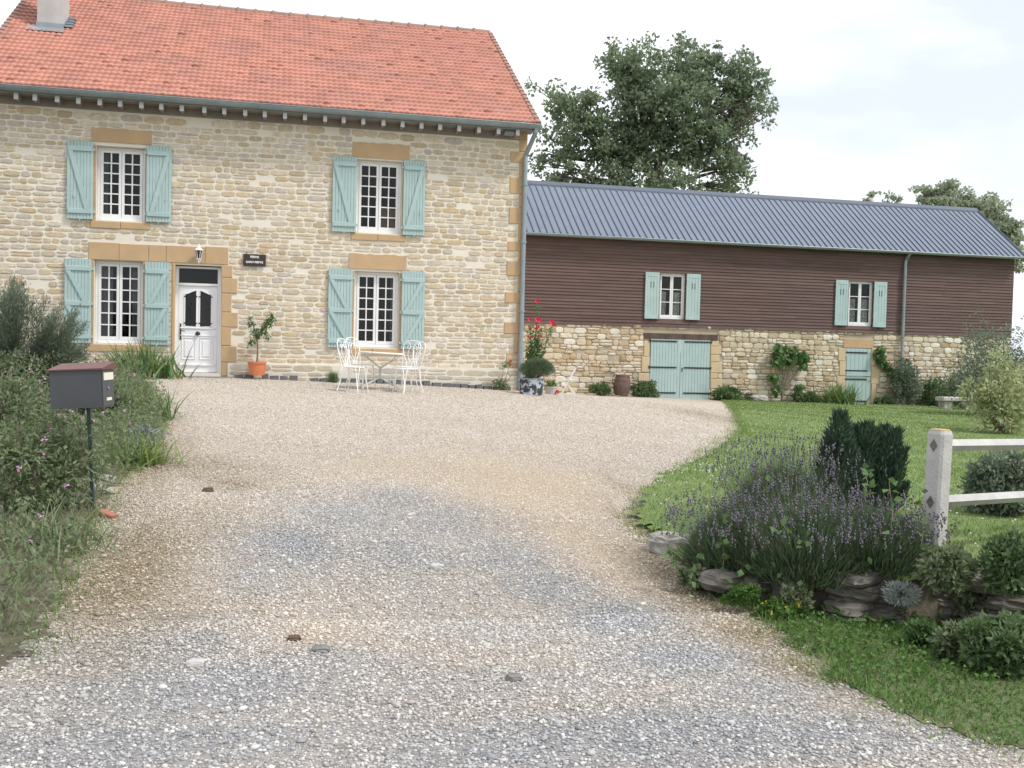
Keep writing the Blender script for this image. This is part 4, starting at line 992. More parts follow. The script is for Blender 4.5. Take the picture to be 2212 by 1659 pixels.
spots=[((762,846.5),-32,'white wire bistro chair with heart back at the left front of the table'),
       ((779,838),-42,'white wire bistro chair behind the left front one, beside the left end of the table'),
       ((881,848.5),203,'white wire bistro chair with heart back, in front on the right side of the table'),
       ((871,843),224,'white wire bistro chair set behind the other one at the right end of the table')]
ch0=None
for (u,v),rz,lab in spots:
    P=base(u,v); 
    if ch0 is None: ch0=empty('bistro_chair',P,lab,'chair','white wire bistro chairs around the table'); chair_parts(ch0); o=ch0
    else: o=copytree(ch0); o.location=tuple(P); o['label']=lab
    o.rotation_euler=(R_(-1),R_(1.2),R_(rz)); o.scale=(1.0,1.0,1.0)
P=base(819,843); T_=empty('bistro_table',P,'long white metal bistro table on curved grey pedestal between the chairs','table',rz=R_(2)); T_.rotation_euler=(0,R_(2.2),R_(2))
w=MB(); n=36; w.lathe([(.40,.700),(.43,.704),(.43,.722),(.42,.727)],n,sy=.72); objof('table_top',w,'wire',T_,local=True)
w=MB(); w.tube([(0,0,.22),(0,0,.46)],.026,10); objof('column',w,'oldwire',T_,local=True)
for ax,ay in ((1,1),(1,-1),(-1,1),(-1,-1)):
    w=MB(); w.tube([(.012*ax,.012*ay,.42),(.10*ax,.05*ay,.50),(.24*ax,.13*ay,.59),(.29*ax,.16*ay,.63),(.295*ax,.165*ay,.70)],.010,6); objof('arm',w,'oldwire',T_,local=True)
    w=MB(); w.tube([(.012*ax,.012*ay,.28),(.02*ax,.02*ay,.235),(.16*ax,.10*ay,.16),(.29*ax,.20*ay,.10),(.33*ax,.22*ay,.07),(.345*ax,.23*ay,.0)],.012,6)
    c=(.15*ax,.09*ay,.20); pts=[(c[0]+(.05-.0045*i)*math.cos(i*.75)*ax,c[1]+(.03-.003*i)*math.cos(i*.75)*ay,c[2]+.01+(.05-.0045*i)*math.sin(i*.75)) for i in range(10)]; w.tube(pts,.005,5)
    objof('leg',w,'oldwire',T_,local=True)
# ---- folding chairs by the barn side
def fold_parts(root):
    r=.011
    for s in (-1,1):
        w=MB(); w.tube([(-.20,s*.19,0),(.14,s*.19,.44),(.20,s*.19,.80)],r,5) if False else w.beam((-.22,s*.19,0),(.20,s*.19,.84),.012,.026)
        objof('rear_strut',w,'wire',root,local=True)
        w=MB(); w.beam((.20,s*.17,0),(-.17,s*.17,.45),.012,.026); objof('front_strut',w,'wire',root,local=True)
    for k in range(5): w=MB(); w.box(-.20+.075*k,-.145+.075*k,-.19,.19,.452,.466); objof('seat_slat',w,'wire',root,local=True)
    w=MB(); w.beam((-.20,-.175,.44),(.03,-.175,.44),.02,.02); w2=w; w2.beam((-.20,.175,.44),(.03,.175,.44),.02,.02); objsplit('seat_rail',w2,'wire',root,local=True)
    for z in (.70,.80): w=MB(); x=.20*(z-.0)/.84*1.0-.22*(1-z/.84); w.beam((x-.012,-.21,z),(x-.012,.21,z),.014,.065,up=(.42,0,.84)); objof('back_slat',w,'wire',root,local=True)
P=base(1229,851); s_=.80
f0=empty('folding_chair',P,'white slatted folding garden chair standing open, farther from the corner tub','chair','white folding garden chairs',rz=R_(-22)); fold_parts(f0); 
Pz=(P-EYE)@FW; s_=57/F*Pz/.84; f0.scale=(s_,s_,s_)
P2=base(1192,849.5); f1=copytree(f0); f1.location=tuple(P2); f1['label']='white folding garden chair half hidden behind the corner tub'; f1.rotation_euler=(0,0,R_(155)); s2=48/F*((P2-EYE)@FW)/.84; f1.scale=(s2,s2,s2)
# ---- terracotta pot + little peach tree
P=np.array([PY(555,800,YH-.32)[0],YH-.32,0]); P[2]=PY(555,810,YH-.32)[2]
kz=(P-EYE)@FW/F; ph=29*kz; pr=20*kz
pot=empty('flower_pot',P,'orange terracotta pot with rolled rim at the foot of the wall under the sign','pot')
w=MB(); w.lathe([(pr*.80,0),(pr*.93,ph*.83),(pr*1.0,ph*.84),(pr*1.02,ph*.99),(pr*.95,ph),(pr*.92,ph*.93)],28,tuple(P)); objof('pot_body',w,'terracotta',pot,smooth=False)
w=MB(); w.lathe([(pr*.91,ph*.90),(pr*.90,ph*.93)],20,tuple(P)); objof('soil',w,'soil',pot)
pt0=empty('peach_tree',P+[0,0,ph*.9],'small peach tree with forked leafy crown growing from the orange pot','tree')
Y_=YH-.32
def pY(u,v,y=Y_): return PY(u,v,y)
w=MB(); t0=P+[0,0,ph*.92]; f=pY(556,733)
w.tube([t0,(t0+f)/2+[.01,0,0],f],[.019,.016,.014],7)
ends=[(541,690),(548,705),(577,684),(570,700),(585,692),(561,712),(545,725),(574,716)]
for u,v in ends: e=pY(u,v); w.tube([f,(f+e)/2+[0,random.uniform(-.05,.05),.03],e+[0,random.uniform(-.08,.05),0]],[.010,.006,.003],5)
objof('trunk',w,'twig',pt0)
Pn=[];
for u,v,r,n in [(540,687,.05,18),(544,700,.07,34),(550,715,.10,60),(558,722,.10,50),(545,735,.06,24),(569,712,.10,60),(577,700,.09,60),(584,690,.08,50),(590,686,.05,20),(586,677,.04,12),(538,742,.04,10),(577,727,.05,20)]:
    c=pY(u,v); Pn.append(ballpts(n,c,(r,r,r),0)[0])
Pn=np.concatenate(Pn); D=rng.normal(size=Pn.shape)*.5+[0,0,-.6]; V,Fc=leaves(Pn,D,rng.uniform(.06,.11,len(Pn)),.024); npobj('crown',V,Fc,'peach',pt0)
# ---- zinc tub with lavender ball
P=base(1147,853); kz=(P-EYE)@FW/F
tub=empty('zinc_tub',P,'oval black and blue tub with flaking paint at the house corner','planter')
w=MB(); h=35*kz; a_=29*kz
w.lathe([(a_*.84,0),(a_*.86,.02),(a_*.93,h*.6),(a_*.99,h*.98),(a_*1.02,h),(a_*.97,h*1.0),(a_*.95,h*.9)],32,tuple(P),sy=.72); objof('tub_body',w,'enamelflake',tub)
w=MB(); w.tube([(P[0]+a_*1.0*math.cos(t),P[1]+.72*a_*math.sin(t),P[2]+h) for t in np.linspace(0,6.283,33)],.011,6); objof('rim',w,'zinc',tub)
w=MB(); w.tube([(P[0]+a_*.75,P[1]-.5*a_,P[2]+h*.72),(P[0]+a_*.8,P[1]-.58*a_,P[2]+h*.68),(P[0]+a_*.93,P[1]-.42*a_,P[2]+h*.70)],.009,5); objof('handle',w,'zinc',tub)
w=MB(); w.lathe([(a_*.93,h*.86),(a_*.92,h*.9)],24,tuple(P),sy=.72); objof('soil',w,'soil',tub)
def radial_bush(name,parent,C,rx,rz_,n,L0,matk,wd,up=.25,shell=.0,yfac=1.,smin=.35):
    """many fine shoots radiating from a centre: a clipped, needle like ball"""
    d=unit(rng.normal(size=(n,3))+[0,0,up]); d[:,2]=np.abs(d[:,2])*np.where(rng.random(n)<.82,1,-.5)
    q=rng.uniform(smin,1,n)**.6; B=np.array(C)+d*q[:,None]*np.array([rx,rx*yfac,rz_]); V,Fc=leaves(B,d+rng.normal(size=(n,3))*.35+[0,0,.35],rng.uniform(.6,1.2,n)*L0,wd,.1)
    return npobj(name,V,Fc,matk,parent)
cc=P+np.array([12*kz,0,h*.9+20*kz]); lb=empty('lavender_ball',P+[0,0,h*.88],'rounded green lavender bush growing out of the flaking tub','shrub')
radial_bush('foliage',lb,cc,37*kz,25*kz,7000,.07,'lavleaf',.008,yfac=.8,smin=.15)
w=MB(); 
for k in range(9): e=cc+rng.normal(size=3)*[.16,.1,.05]; w.tube([P+[0,0,h*.85],(P+[0,0,h*.85]+e)/2,e],[.01,.007,.004],4)
objof('stem',w,'twig',lb)
# ---- hollyhock
Yh=YH-1.0; hb=base(1148,846); hb=np.array([5.45,YH+.25,float(g(5.45,YH+.25))]); Yh=hb[1]
hh=empty('hollyhock',hb,'tall hollyhock with crimson flowers leaning beside the corner downpipe','flower')
w=MB(); tops=[((1163,640),'a'),((1199,683),'b'),((1146,690),'c'),((1170,700),'d')]; lv=[]
for (u,v),_ in tops:
    e=PY(u,v,Yh); mid=(hb+e)/2+[.05,0,.05]; w.tube([hb,mid,e],[.013,.010,.004],5)
    for t in np.linspace(.08,.9,26):
        p=hb*(1-t)**2+2*mid*t*(1-t)+e*t*t; n=int(10*(1-t)+5); lv.append(ballpts(n,p,(.11*(1.15-t)+.03,)*3,0)[0])
for q in ballpts(560,PY(1155,765,Yh),(.22,.16,.42),0)[0]: lv.append(q[None])
objof('stem',w,'verge',hh); Pn=np.concatenate(lv); V,Fc=leaves(Pn,rng.normal(size=Pn.shape)+[0,0,-.3],rng.uniform(.03,.075,len(Pn)),rng.uniform(.025,.06,len(Pn))); npobj('foliage',V,Fc,'fig',hh)
for u,v,r in [(1158.6,650.5,.045),(1160,648,.03),(1158,690,.05),(1165,692,.045),(1156,699,.03),(1142,690,.035),(1191,697,.055),(1195,702,.04),(1187,692,.03),(1156,710,.035),(1161,706,.03),(1166,726,.03),(1163,746,.025),(1139,727,.025),(1147,727,.025),(1141,709,.02)]:
    c=PY(u,v,Yh)-[0,.06,0]; w=MB(); n=5
    for k in range(n):
        a0=2*math.pi*k/n; a1=a0+2*math.pi/n*1.1; am=(a0+a1)/2; rr_=r*random.uniform(.9,1.15)
        w.add([tuple(c),tuple(c+[rr_*math.cos(a0),-.02,rr_*math.sin(a0)]),tuple(c+[rr_*1.15*math.cos(am),-.035,rr_*1.15*math.sin(am)]),tuple(c+[rr_*math.cos(a1),-.022,rr_*math.sin(a1)])],[(0,1,2),(0,2,3)])
    objof('flower',w,'red',hh)
# geranium pot
P=base(1199,852); gp=empty('geranium',P,'low crimson geranium in a small stone pot beside the folding chairs','flower'); kz=(P-EYE)@FW/F
w=MB(); w.lathe([(.10,0),(.13,.14),(.145,.15),(.145,.17)],14,tuple(P-[10*kz,0,0])); objof('pot',w,'concrete',gp)
Pn,_=ballpts(90,P+[-10*kz,0,.20],(.12,.10,.07),0); V,Fc=leaves(Pn,rng.normal(size=Pn.shape)+[0,0,.8],.10,.03); npobj('foliage',V,Fc,'grass',gp)
Pn,_=ballpts(60,P+[0,-.03,5*kz],(6*kz,.06,3.5*kz),0); V,Fc=leaves(Pn,rng.normal(size=Pn.shape),.05,.045); npobj('petals',V,Fc,'red',gp)
# barrel
P=base(1342,854.5); kz=(P-EYE)@FW/F; h=44*kz; R1=18.5*kz
ba=empty('wooden_barrel',P,'weathered dark wooden barrel with rusty top hoop against the barn wall','barrel'); ba.rotation_euler=(R_(0),R_(3),0)
w=MB(); pr_=[(R1*.74,0),(R1*.9,h*.2),(R1*.99,h*.4),(R1,h*.5),(R1*.99,h*.6),(R1*.9,h*.8),(R1*.77,h*.985),(R1*.70,h*.985),(R1*.70,h*.9)]
n=22
vs=[];fs=[]
w.lathe(pr_,n,tuple(P)); objof('staves',w,'oak',ba)
for t,rr_ in ((.03,.78),(.24,.935),(.72,.95),(.93,.83)): 
    w=MB(); w.lathe([(R1*rr_-.0,h*t),(R1*(rr_+.012),h*t+.001),(R1*(rr_+.012 + (-.03 if t>.5 else .03)),h*t+.05),(R1*(rr_-.03),h*t+.05)],n,tuple(P)); objof('hoop',w,'rust' if t>.5 else 'oak',ba)
# rosemary tuft and rose bush at the foot of the wall
P=base(721,829); P[1]=max(P[1],YH-.5); rt=empty('rosemary_tuft',P,'small green rosemary tuft among the dark setts left of the chairs','plant')
V,Fc,_=strips(P+rng.normal(size=(260,3))*[.04,.03,0],rng.uniform(0,6.28,260),rng.uniform(.02,.5,260),rng.uniform(.16,.30,260),.012,3,.1); npobj('foliage',V,Fc,'shrub',rt)
P=base(1082,843); rb=empty('rose_bush',P,'sparse thorny rose bush with one red bloom by the corner quoins','shrub'); kz=(P-EYE)@FW/F
w=MB(); Yr=P[1]
st=[(1102,786),(1107,806),(1089,800),(1076,812),(1072,825),(1095,818)]
for u,v in st: e=PY(u,v,Yr); w.tube([P,(P+e)/2+[random.uniform(-.04,.04),0,.04],e],[.012,.008,.004],5)
objof('stem',w,'twig',rb); Pn=np.concatenate([ballpts(n,PY(u,v,Yr),(r,r,r),0)[0] for u,v,r,n in [(1089,790,.07,26),(1096,784,.07,26),(1102,789,.04,10),(1084,798,.05,8),(1080,834,.18,240),(1073,828,.1,80),(1092,838,.1,80)]])
V,Fc=leaves(Pn,rng.normal(size=Pn.shape)+[0,0,.3],rng.uniform(.03,.06,len(Pn)),.028); npobj('foliage',V,Fc,'shrub',rb)
Pn,_=ballpts(16,PY(1103,780,Yr),(.025,.025,.03),0); V,Fc=leaves(Pn,rng.normal(size=Pn.shape),.035,.035); npobj('bloom',V,Fc,'red',rb)
# ---- mailbox
P=base(201,1101); kz=(P-EYE)@FW/F
mbx=empty('mailbox',P,'dark grey letterbox with maroon lid on a thin green post in the left flower bed','mailbox',rz=R_(-9)); mbx.rotation_euler=(0,R_(-2.9),R_(-9))
pw=3.6*kz; H0=222*kz; bw=106*kz; bd=.27; bh_=80*kz; xo=-70*kz; 
w=MB(); w.box(-pw,pw,-pw,pw,-.1,H0-.001); objof('post',w,'mailpost',mbx,local=True)
w=MB(); x0=-65*kz; x1=x0+bw; w.box(x0,x1,-bd/2,bd/2,H0,H0+bh_); objof('box_body',w,'mailbox',mbx,local=True)
w=MB(); z0=H0+bh_+.0015; w.add([(x0-.012,-bd/2-.012,z0),(x1+.02,-bd/2-.012,z0),(x1+.02,bd/2+.01,z0),(x0-.012,bd/2+.01,z0),(x0-.012,-bd/2-.012,z0+.008),(x1+.02,-bd/2-.012,z0+.012),(x1+.02,bd/2+.01,z0+.055),(x0-.012,bd/2+.01,z0+.05)],[(0,3,2,1),(4,5,6,7),(0,1,5,4),(1,2,6,5),(2,3,7,6),(3,0,4,7)]); objof('lid',w,'mailboxlid',mbx,local=True)
w=MB(); w.box(x1+.001,x1+.008,-bd/2+.01,bd/2-.01,H0+.01,H0+bh_-.006); dr=objof('door',w,'mailbox',mbx,local=True)
w=MB(); w.box(x1+.009,x1+.014,-bd/2+.03,bd/2-.03,H0+bh_*.72,H0+bh_*.92); objof('letter_slot',w,'label',dr,local=True)
w=MB(); w.box(x1+.009,x1+.013,-bd*.2,bd*.2,H0+bh_*.17,H0+bh_*.25); objof('name_label',w,'label',dr,local=True)
w=MB(); w.tube([(x1+.009,-.01,H0+bh_*.5),(x1+.016,-.01,H0+bh_*.5)],.012,8); objof('lock',w,'zinc',dr,local=True)
# ---- fence post and rails
P=base(2014,1215,True); kz=(P-EYE)@FW/F
fe=empty('post_and_rail_fence',P,'white concrete fence with square post, lichened top and two diamond rails','fence'); fe.rotation_euler=(R_(0),R_(1.4),0)
a=R_(33-13)  # rail direction in plan, away to the right
rd=np.array([math.cos(a),math.sin(a),0]); rn=np.array([-math.sin(a),math.cos(a),0]); s_=.060; hp=288*kz
def pp_(i,j,z): q=rd*i+rn*j; return (q[0],q[1],z)
w=MB(); ch=.016; ring_=[(-s_,-s_+ch),(-s_+ch,-s_),(s_-ch,-s_),(s_,-s_+ch),(s_,s_-ch),(s_-ch,s_),(-s_+ch,s_),(-s_,s_-ch)]
def lv_(z,k=1.): return [pp_(i*k,j*k,z) for i,j in ring_]
vs=lv_(-.3)+lv_(hp-.03)+lv_(hp-.005,.86); fs=[]
for L_ in range(2):
    for k in range(8): fs.append((L_*8+k,L_*8+(k+1)%8,(L_+1)*8+(k+1)%8,(L_+1)*8+k))
fs.append(tuple(range(16,24))); w.add(vs,fs); vs_post,fs_post=list(vs),list(fs); po=objof('post',w,'concrete',fe,local=True)
w=MB(); w.add(lv_(hp-.003,.84)+lv_(hp+.004,.70),[tuple(range(8,16))]+[(k,(k+1)%8,8+(k+1)%8,8+k) for k in range(8)]); objof('lichen_patch',w,'lichen',po,local=True)
for zr in (hp-.10,hp-.10-122*kz):
    w=MB(); d_=.038
    for side,off in ((-1,-s_-.0025),):
        w.add([pp_(off,-d_*.75,zr),pp_(off,0,zr-d_*1.1),pp_(off,d_*.75,zr),pp_(off,0,zr+d_*1.1)],[(0,1,2,3)])  # flat dark diamond stands in for the shade inside the recess
    objof('rail_hole_shade',w,'darkrock',po,local=True)
    w=MB(); vs=[]
    for t,zz in ((s_*.5,zr),(3.2,zr-.01)):
        vs+=[pp_(t,-d_,zz),pp_(t,0,zz-d_),pp_(t,d_,zz),pp_(t,0,zz+d_)]
    w.add(vs,[(0,1,5,4),(1,2,6,5),(2,3,7,6),(3,0,4,7),(3,2,1,0),(4,5,6,7)]); objof('rail',w,'concrete',fe,local=True)
    
P2_=fe.location; x2,y2=P2_[0]+rd[0]*3.25,P2_[1]+rd[1]*3.25
w=MB(); q2=rd*3.25; zb=float(gl(x2,y2))-P2_[2]
w.add([(x_+q2[0],y_+q2[1],z_) for x_,y_,z_ in vs_post],fs_post); objof('post',w,'concrete',fe,local=True)
# ---- rocks & retaining wall
def rock(name,P,sx,sy,sz,matk,label,cat_='stone',group=None,seed=0,rz=0,flat=0,parent=None):
    r_=np.random.default_rng(seed); n1_,n2_=18,12; vs=[]
    ph=r_.uniform(0,6.28,12); am=r_.uniform(.04,.13,12)
    for i in range(n2_+1):
        t=math.pi*i/n2_
        for k in range(n1_):
            f=2*math.pi*k/n1_; d=np.array([math.sin(t)*math.cos(f),math.sin(t)*math.sin(f),math.cos(t)]); d=np.sign(d)*np.abs(d)**.7
            q=1+sum(am[j]*math.sin(d[j%3]*(2+j)+ph[j]+d[(j+1)%3]*(1+j*.6)) for j in range(12))*.35+r_.uniform(-.025,.025)
            vs.append((d[0]*sx*q,d[1]*sy*q,d[2]*sz*q))
    fs=[(i*n1_+k,(i+1)*n1_+k,(i+1)*n1_+(k+1)%n1_,i*n1_+(k+1)%n1_) for i in range(n2_) for k in range(n1_)]
    mb=MB(); c,s=math.cos(rz),math.sin(rz); mb.add([(x*c-y*s,x*s+y*c,z) for x,y,z in vs],fs)
    if parent is not None:
        pass
        off=np.array(P)-wloc(parent); mb.v=[(a+off[0],b+off[1],c_+off[2]) for a,b,c_ in mb.v]; return objof(name,mb,matk,parent,local=True)
    o=objof(name,mb,matk,local=True); o.location=tuple(map(float,P)); return tag(o,label,cat_,group)
P=base(1440,1190); rock('rock',P+[0,0,.05],.15,.12,.085,'rock','pale pitted limestone rock at the tip of the lawn beside the lavender',seed=3,rz=.3)
rock('rock',base(1478,1192)+[.06,0,.03],.12,.10,.10,'rock','grey pitted rock tucked against the lavender stems beside the lawn tip',seed=8)
def prj(P): d=np.array(P)-EYE; z=d@FW; return CX+F*(d@RC)/z,CY-F*(d@UC)/z
rw=base(1880,1350); rwe=empty('dry_stone_wall',rw,'low dry stone retaining wall of dark layered rocks under the lavender','wall')
k=0
for u,v,w_,h_ in [(1560,1268,.14,.06),(1625,1283,.16,.08),(1700,1290,.20,.11),(1690,1315,.14,.06),(1775,1310,.17,.10),(1850,1348,.20,.055),(1930,1362,.20,.06),(1845,1322,.20,.05),(1925,1335,.22,.05),(1870,1290,.24,.06),(1950,1298,.22,.06),(1860,1262,.20,.05),(1950,1268,.2,.05),(2040,1370,.22,.08),(2050,1325,.22,.07),(2050,1285,.22,.07),(2150,1380,.24,.1),(2160,1330,.24,.08),(2150,1290,.24,.07)]:
    P=PD(u,v,base(u,max(v,1300))@FW*0+{0:1}[0]*((base(u,1345 if u>1800 else 1300)-EYE)@FW)) ; k+=1
    rock('stone',P+[.03,.10,.02],w_,.13,h_,'darkrock','',seed=20+k,rz=.5+random.uniform(-.2,.2),parent=rwe)
for q in range(14):
    xx=4.3+q*.33; yy=np.interp(xx,[3.75,4.4,6,9],[5.38,5.3,5.0,4.6])
    for lay in range(3): rock('stone',np.array([xx+rng.uniform(-.06,.06),yy-.02,float(g(xx,yy))+.06+lay*.11]),.21,.13,.06,'darkrock','',seed=100+q*3+lay,rz=rng.uniform(-.2,.1),parent=rwe)
rock('rock',base(1720,1262,True)+[0,0,.03],.10,.08,.07,'rock','small pale rock showing between bindweed leaves at the lavender foot',seed=14)
for (u,v,a_,lab,mk) in [(422,1440,.032,'angular white stone lying on the grey gravel','concrete'),(692,1410,.034,'larger rounded grey stone on the gravel near the middle','slab'),(635,1384,.026,'small dark brown stone on the gravel beyond the grey one','beam'),(1490,1228-160,.0,'',''),(448,1063,.035,'brown stone lying on the mossy gravel','beam'),(945,1230,.035,'pale round stone on the gravel in the middle of the drive','concrete'),(1110,1470,.03,'grey flat stone in the gravel foreground','slab')]:
    if a_>0: rock('loose_stone',base(u,v)+[0,0,a_*.4],a_*1.3,a_,a_*.7,mk,lab,group=None,seed=int(u))
P=base(233,1118); w=MB(); w.box(-.07,.07,-.03,.03,0,.04,0,.006); o=objof('brick_fragment',w,'brickred',local=True); o.location=tuple(P); o.rotation_euler=(.1,.2,-.7); tag(o,'broken piece of red brick on the gravel beside the letterbox post','brick')
for i,(u,v,s__) in enumerate([(185,1048,.07),(205,1062,.06),(228,1045,.075),(168,1055,.05),(232,1068,.05)]):
    rock('rock',base(u,v)+[0,0,.03],s__,s__*.8,s__*.6,'rock','grey rock in the small rubble heap behind the letterbox post','stone','rocks heaped behind the letterbox post',seed=60+i)
P=base(1638,866,True); rock('rock',P+[0,0,.08],.32,.2,.12,'rock','white stone lump at the foot of the barn wall right of the double doors',seed=77)
P=base(2065,884,True); bw_=empty('stone_bench',P,'low pale stone bench half hidden in shrubs by the barn wall','bench')
w=MB(); w.box(P[0]-.6,P[0]+.6,P[1]-.2,P[1]+.2,P[2]+.26,P[2]+.38,0,.02); objof('seat',w,'concrete',bw_)
for s in (-.38,.38): w=MB(); w.box(P[0]+s-.15,P[0]+s+.15,P[1]-.15,P[1]+.15,P[2]-.05,P[2]+.257,0,.02); objof('support',w,'rock',bw_)
# ================================================================== VEGETATION
YB_=YB
def frust(x,y,m=.12):
    d=np.stack([x,y,np.zeros_like(x)],-1)-np.array([0,0,1.6]); z=d@FW; u=(d@RC)/np.maximum(z,.1)
    return (z>1)&(u>-.503-m)&(u<.503+m+.22)
def grassfield(name,poly,fn,box,n,h,wd,matk,label,cat_,dens=None,curl=.7,k=2):
    x=rng.uniform(box[0],box[1],n); 
    t=rng.random(n); y=box[2]*(box[3]/box[2])**t if dens is None else dens(n)
    m_=inpoly(x+.05*np.sin(x*9+y*13),y+.05*np.sin(y*11-x*7),poly)&frust(x,y); x,y=x[m_],y[m_]; z=fn(x,y); n=len(x)
    sc=1+(y/12.)
    pat=.75+.35*np.sin(x*1.3+2*np.sin(y*.9))*np.cos(y*1.1+x*.4)+.2*rng.random(n)
    V,Fc,_=strips(np.stack([x,y,z],-1),rng.uniform(0,6.28,n),rng.uniform(.05,.6,n),rng.uniform(.5,1.3,n)*h*pat,wd*sc,k,curl)
    return tag(npobj(name,V,Fc,matk),label,cat_,kind='stuff')
grassfield('lawn_grass',LAWN,gl,(1.5,26,5,29.6),380000,.05,.0042,'grass','short mown green lawn grass between the gravel and the barn','grass')
grassfield('verge_grass',VERGE,g,(1,8,2.,6.8),90000,.07,.005,'verge','rough green verge grass below the retaining wall','grass',dens=lambda n:rng.uniform(2,6.6,n))
# low leafy clover on the verge
n=16000; x=rng.uniform(1.2,7,n); y=rng.uniform(3.,6.4,n); m_=inpoly(x+.06*np.sin(y*9),y,VERGE)&frust(x,y)&(rng.random(n)<.35+.6*((y>4.4))); x,y=x[m_],y[m_]
V,Fc=leaves(np.stack([x,y,g(x,y)+rng.uniform(.02,.09,len(x))],-1),rng.normal(size=(len(x),3))*[1,1,.25]+[0,0,.15],rng.uniform(.02,.04,len(x)),rng.uniform(.015,.03,len(x)))
tag(npobj('ground_ivy',V,Fc,'verge'),'leafy green ground cover creeping over the verge grass','ground cover',kind='stuff')
# clover heads in drifts
n=14000; x=rng.uniform(2,24,n); y=5.5*(29/5.5)**rng.random(n); nzv=np.sin(x*.7+1.3*np.sin(y*.5))*np.cos(y*.55+.6*x*.3)
m_=inpoly(x,y,LAWN)&frust(x,y)&(rng.random(n)<np.clip(.22+.5*nzv,.04,.7)); x,y=x[m_],y[m_]
V,Fc=blobs(np.stack([x,y,gl(x,y)+rng.uniform(.03,.06,len(x))],-1),np.array([.011,.011,.010])*1.,OCT_V,OCT_F,.2)
tag(npobj('clover_flowers',V,Fc,'clover'),'white clover heads scattered over the lawn','flowers',kind='stuff')
# edge tufts breaking the lawn outline
def tuft(P,n,h,spread,matk,name,label,cat_,group=None,wd=.008,curl=.8,lean=(.05,.7),k=3,parent=None):
    B=np.array(P)+rng.normal(size=(n,3))*[spread,spread,0]; V,Fc,T=strips(B,rng.uniform(0,6.28,n),rng.uniform(lean[0],lean[1],n),rng.uniform(.5,1.1,n)*h,wd,k,rng.uniform(.2,1.3,n)*curl)
    o=npobj(name,V,Fc,matk,parent,loc=P if parent is None else (0,0,0))
    if parent is None: tag(o,label,cat_,group)
    return T
edge=LAWN[1:10]+[(2.95,5.95)]
E_=[]
for (xa,ya),(xb,yb) in [*zip(edge[:-1],edge[1:]),*zip(VERGE[:8],VERGE[1:9]),*zip(BORDER[:10],BORDER[1:11])]:
    L_=math.hypot(xb-xa,yb-ya); k=int(L_*260)
    t=rng.random(k); cl=rng.normal(size=(8,2))*.07; q=rng.integers(0,8,k); E_.append(np.stack([xa+(xb-xa)*t+rng.normal(size=k)*.05+cl[q,0],ya+(yb-ya)*t+rng.normal(size=k)*.06+cl[q,1]],-1))
E_=np.concatenate(E_); Bp=np.c_[E_,g(E_[:,0],E_[:,1])]; n=len(Bp)
V,Fc,_=strips(Bp,rng.uniform(0,6.28,n),rng.uniform(.1,.9,n),rng.uniform(.03,.11,n),.006,2,.7); tag(npobj('edge_grass',V,Fc,'grass'),'short unmown grass fringe where turf and beds meet the gravel','grass',kind='stuff')

# ---- lavender
def lavender(P,n,h,rad,label,lean_max=.75,seedx=0,flower=.27,az0=None):
    o=empty('lavender_bush',P,label,'shrub','flowering lavender bushes beside the drive')
    q=rng.random(n)**.5; az=rng.uniform(0,6.28,n)
    B=np.array(P)+np.stack([np.cos(az)*q*rad*.45,np.sin(az)*q*rad*.45,np.zeros(n)],-1)
    lean=q*lean_max+rng.normal(size=n)*.07; Lg=h*rng.uniform(.68,1.05,n)*(1-.12*q)
    V1,F1,T=strips(B,az+rng.normal(size=n)*.3,lean,Lg,.0034,4,rng.uniform(-.1,.25,n))
    npobj('stems',V1,F1,'lavleaf',o)
    # leafy grey green base
    m_=n*5; dd=unit(rng.normal(size=(m_,3))); dd[:,2]=np.abs(dd[:,2]); qq=rng.random(m_)**.4
    Pl=np.array(P)+dd*qq[:,None]*np.array([rad*.85,rad*.85,h*.62]); V2,F2=leaves(Pl,dd+[0,0,.9]+rng.normal(size=(m_,3))*.25,rng.uniform(.05,.11,m_),.009); npobj('foliage',V2,F2,'lavleaf',o)
    k=rng.random(n)<flower; T=T[k]; reps=3; Pf=np.concatenate([T-np.array([0,0,.016])*i+rng.normal(size=T.shape)*.003 for i in range(reps)])
    V3,F3=blobs(Pf,np.array([.0062,.0062,.010])*rng.uniform(.7,1.3,(len(Pf),1)),OCT_V,OCT_F,.25); npobj('flower_spikes',V3,F3,'lavflower',o)
    return o
L1=base(1600,1235,True); L2=base(1740,1245,True); L3=base(1890,1225,True); L4=base(1690,1175,True)
lavender(L1,1500,.62,.42,'wide lavender bush at the left tip of the bed beside the pitted rock',.85)
lavender(L2,2000,.66,.46,'dense lavender bush in the middle of the bed above the retaining wall',.75)
lavender(L3,1300,.50,.36,'smaller lavender bush to the right, in front of the juniper',.8)
lavender(L4,1500,.80,.44,'tallest lavender bush, rising behind the others beside the juniper',.5)
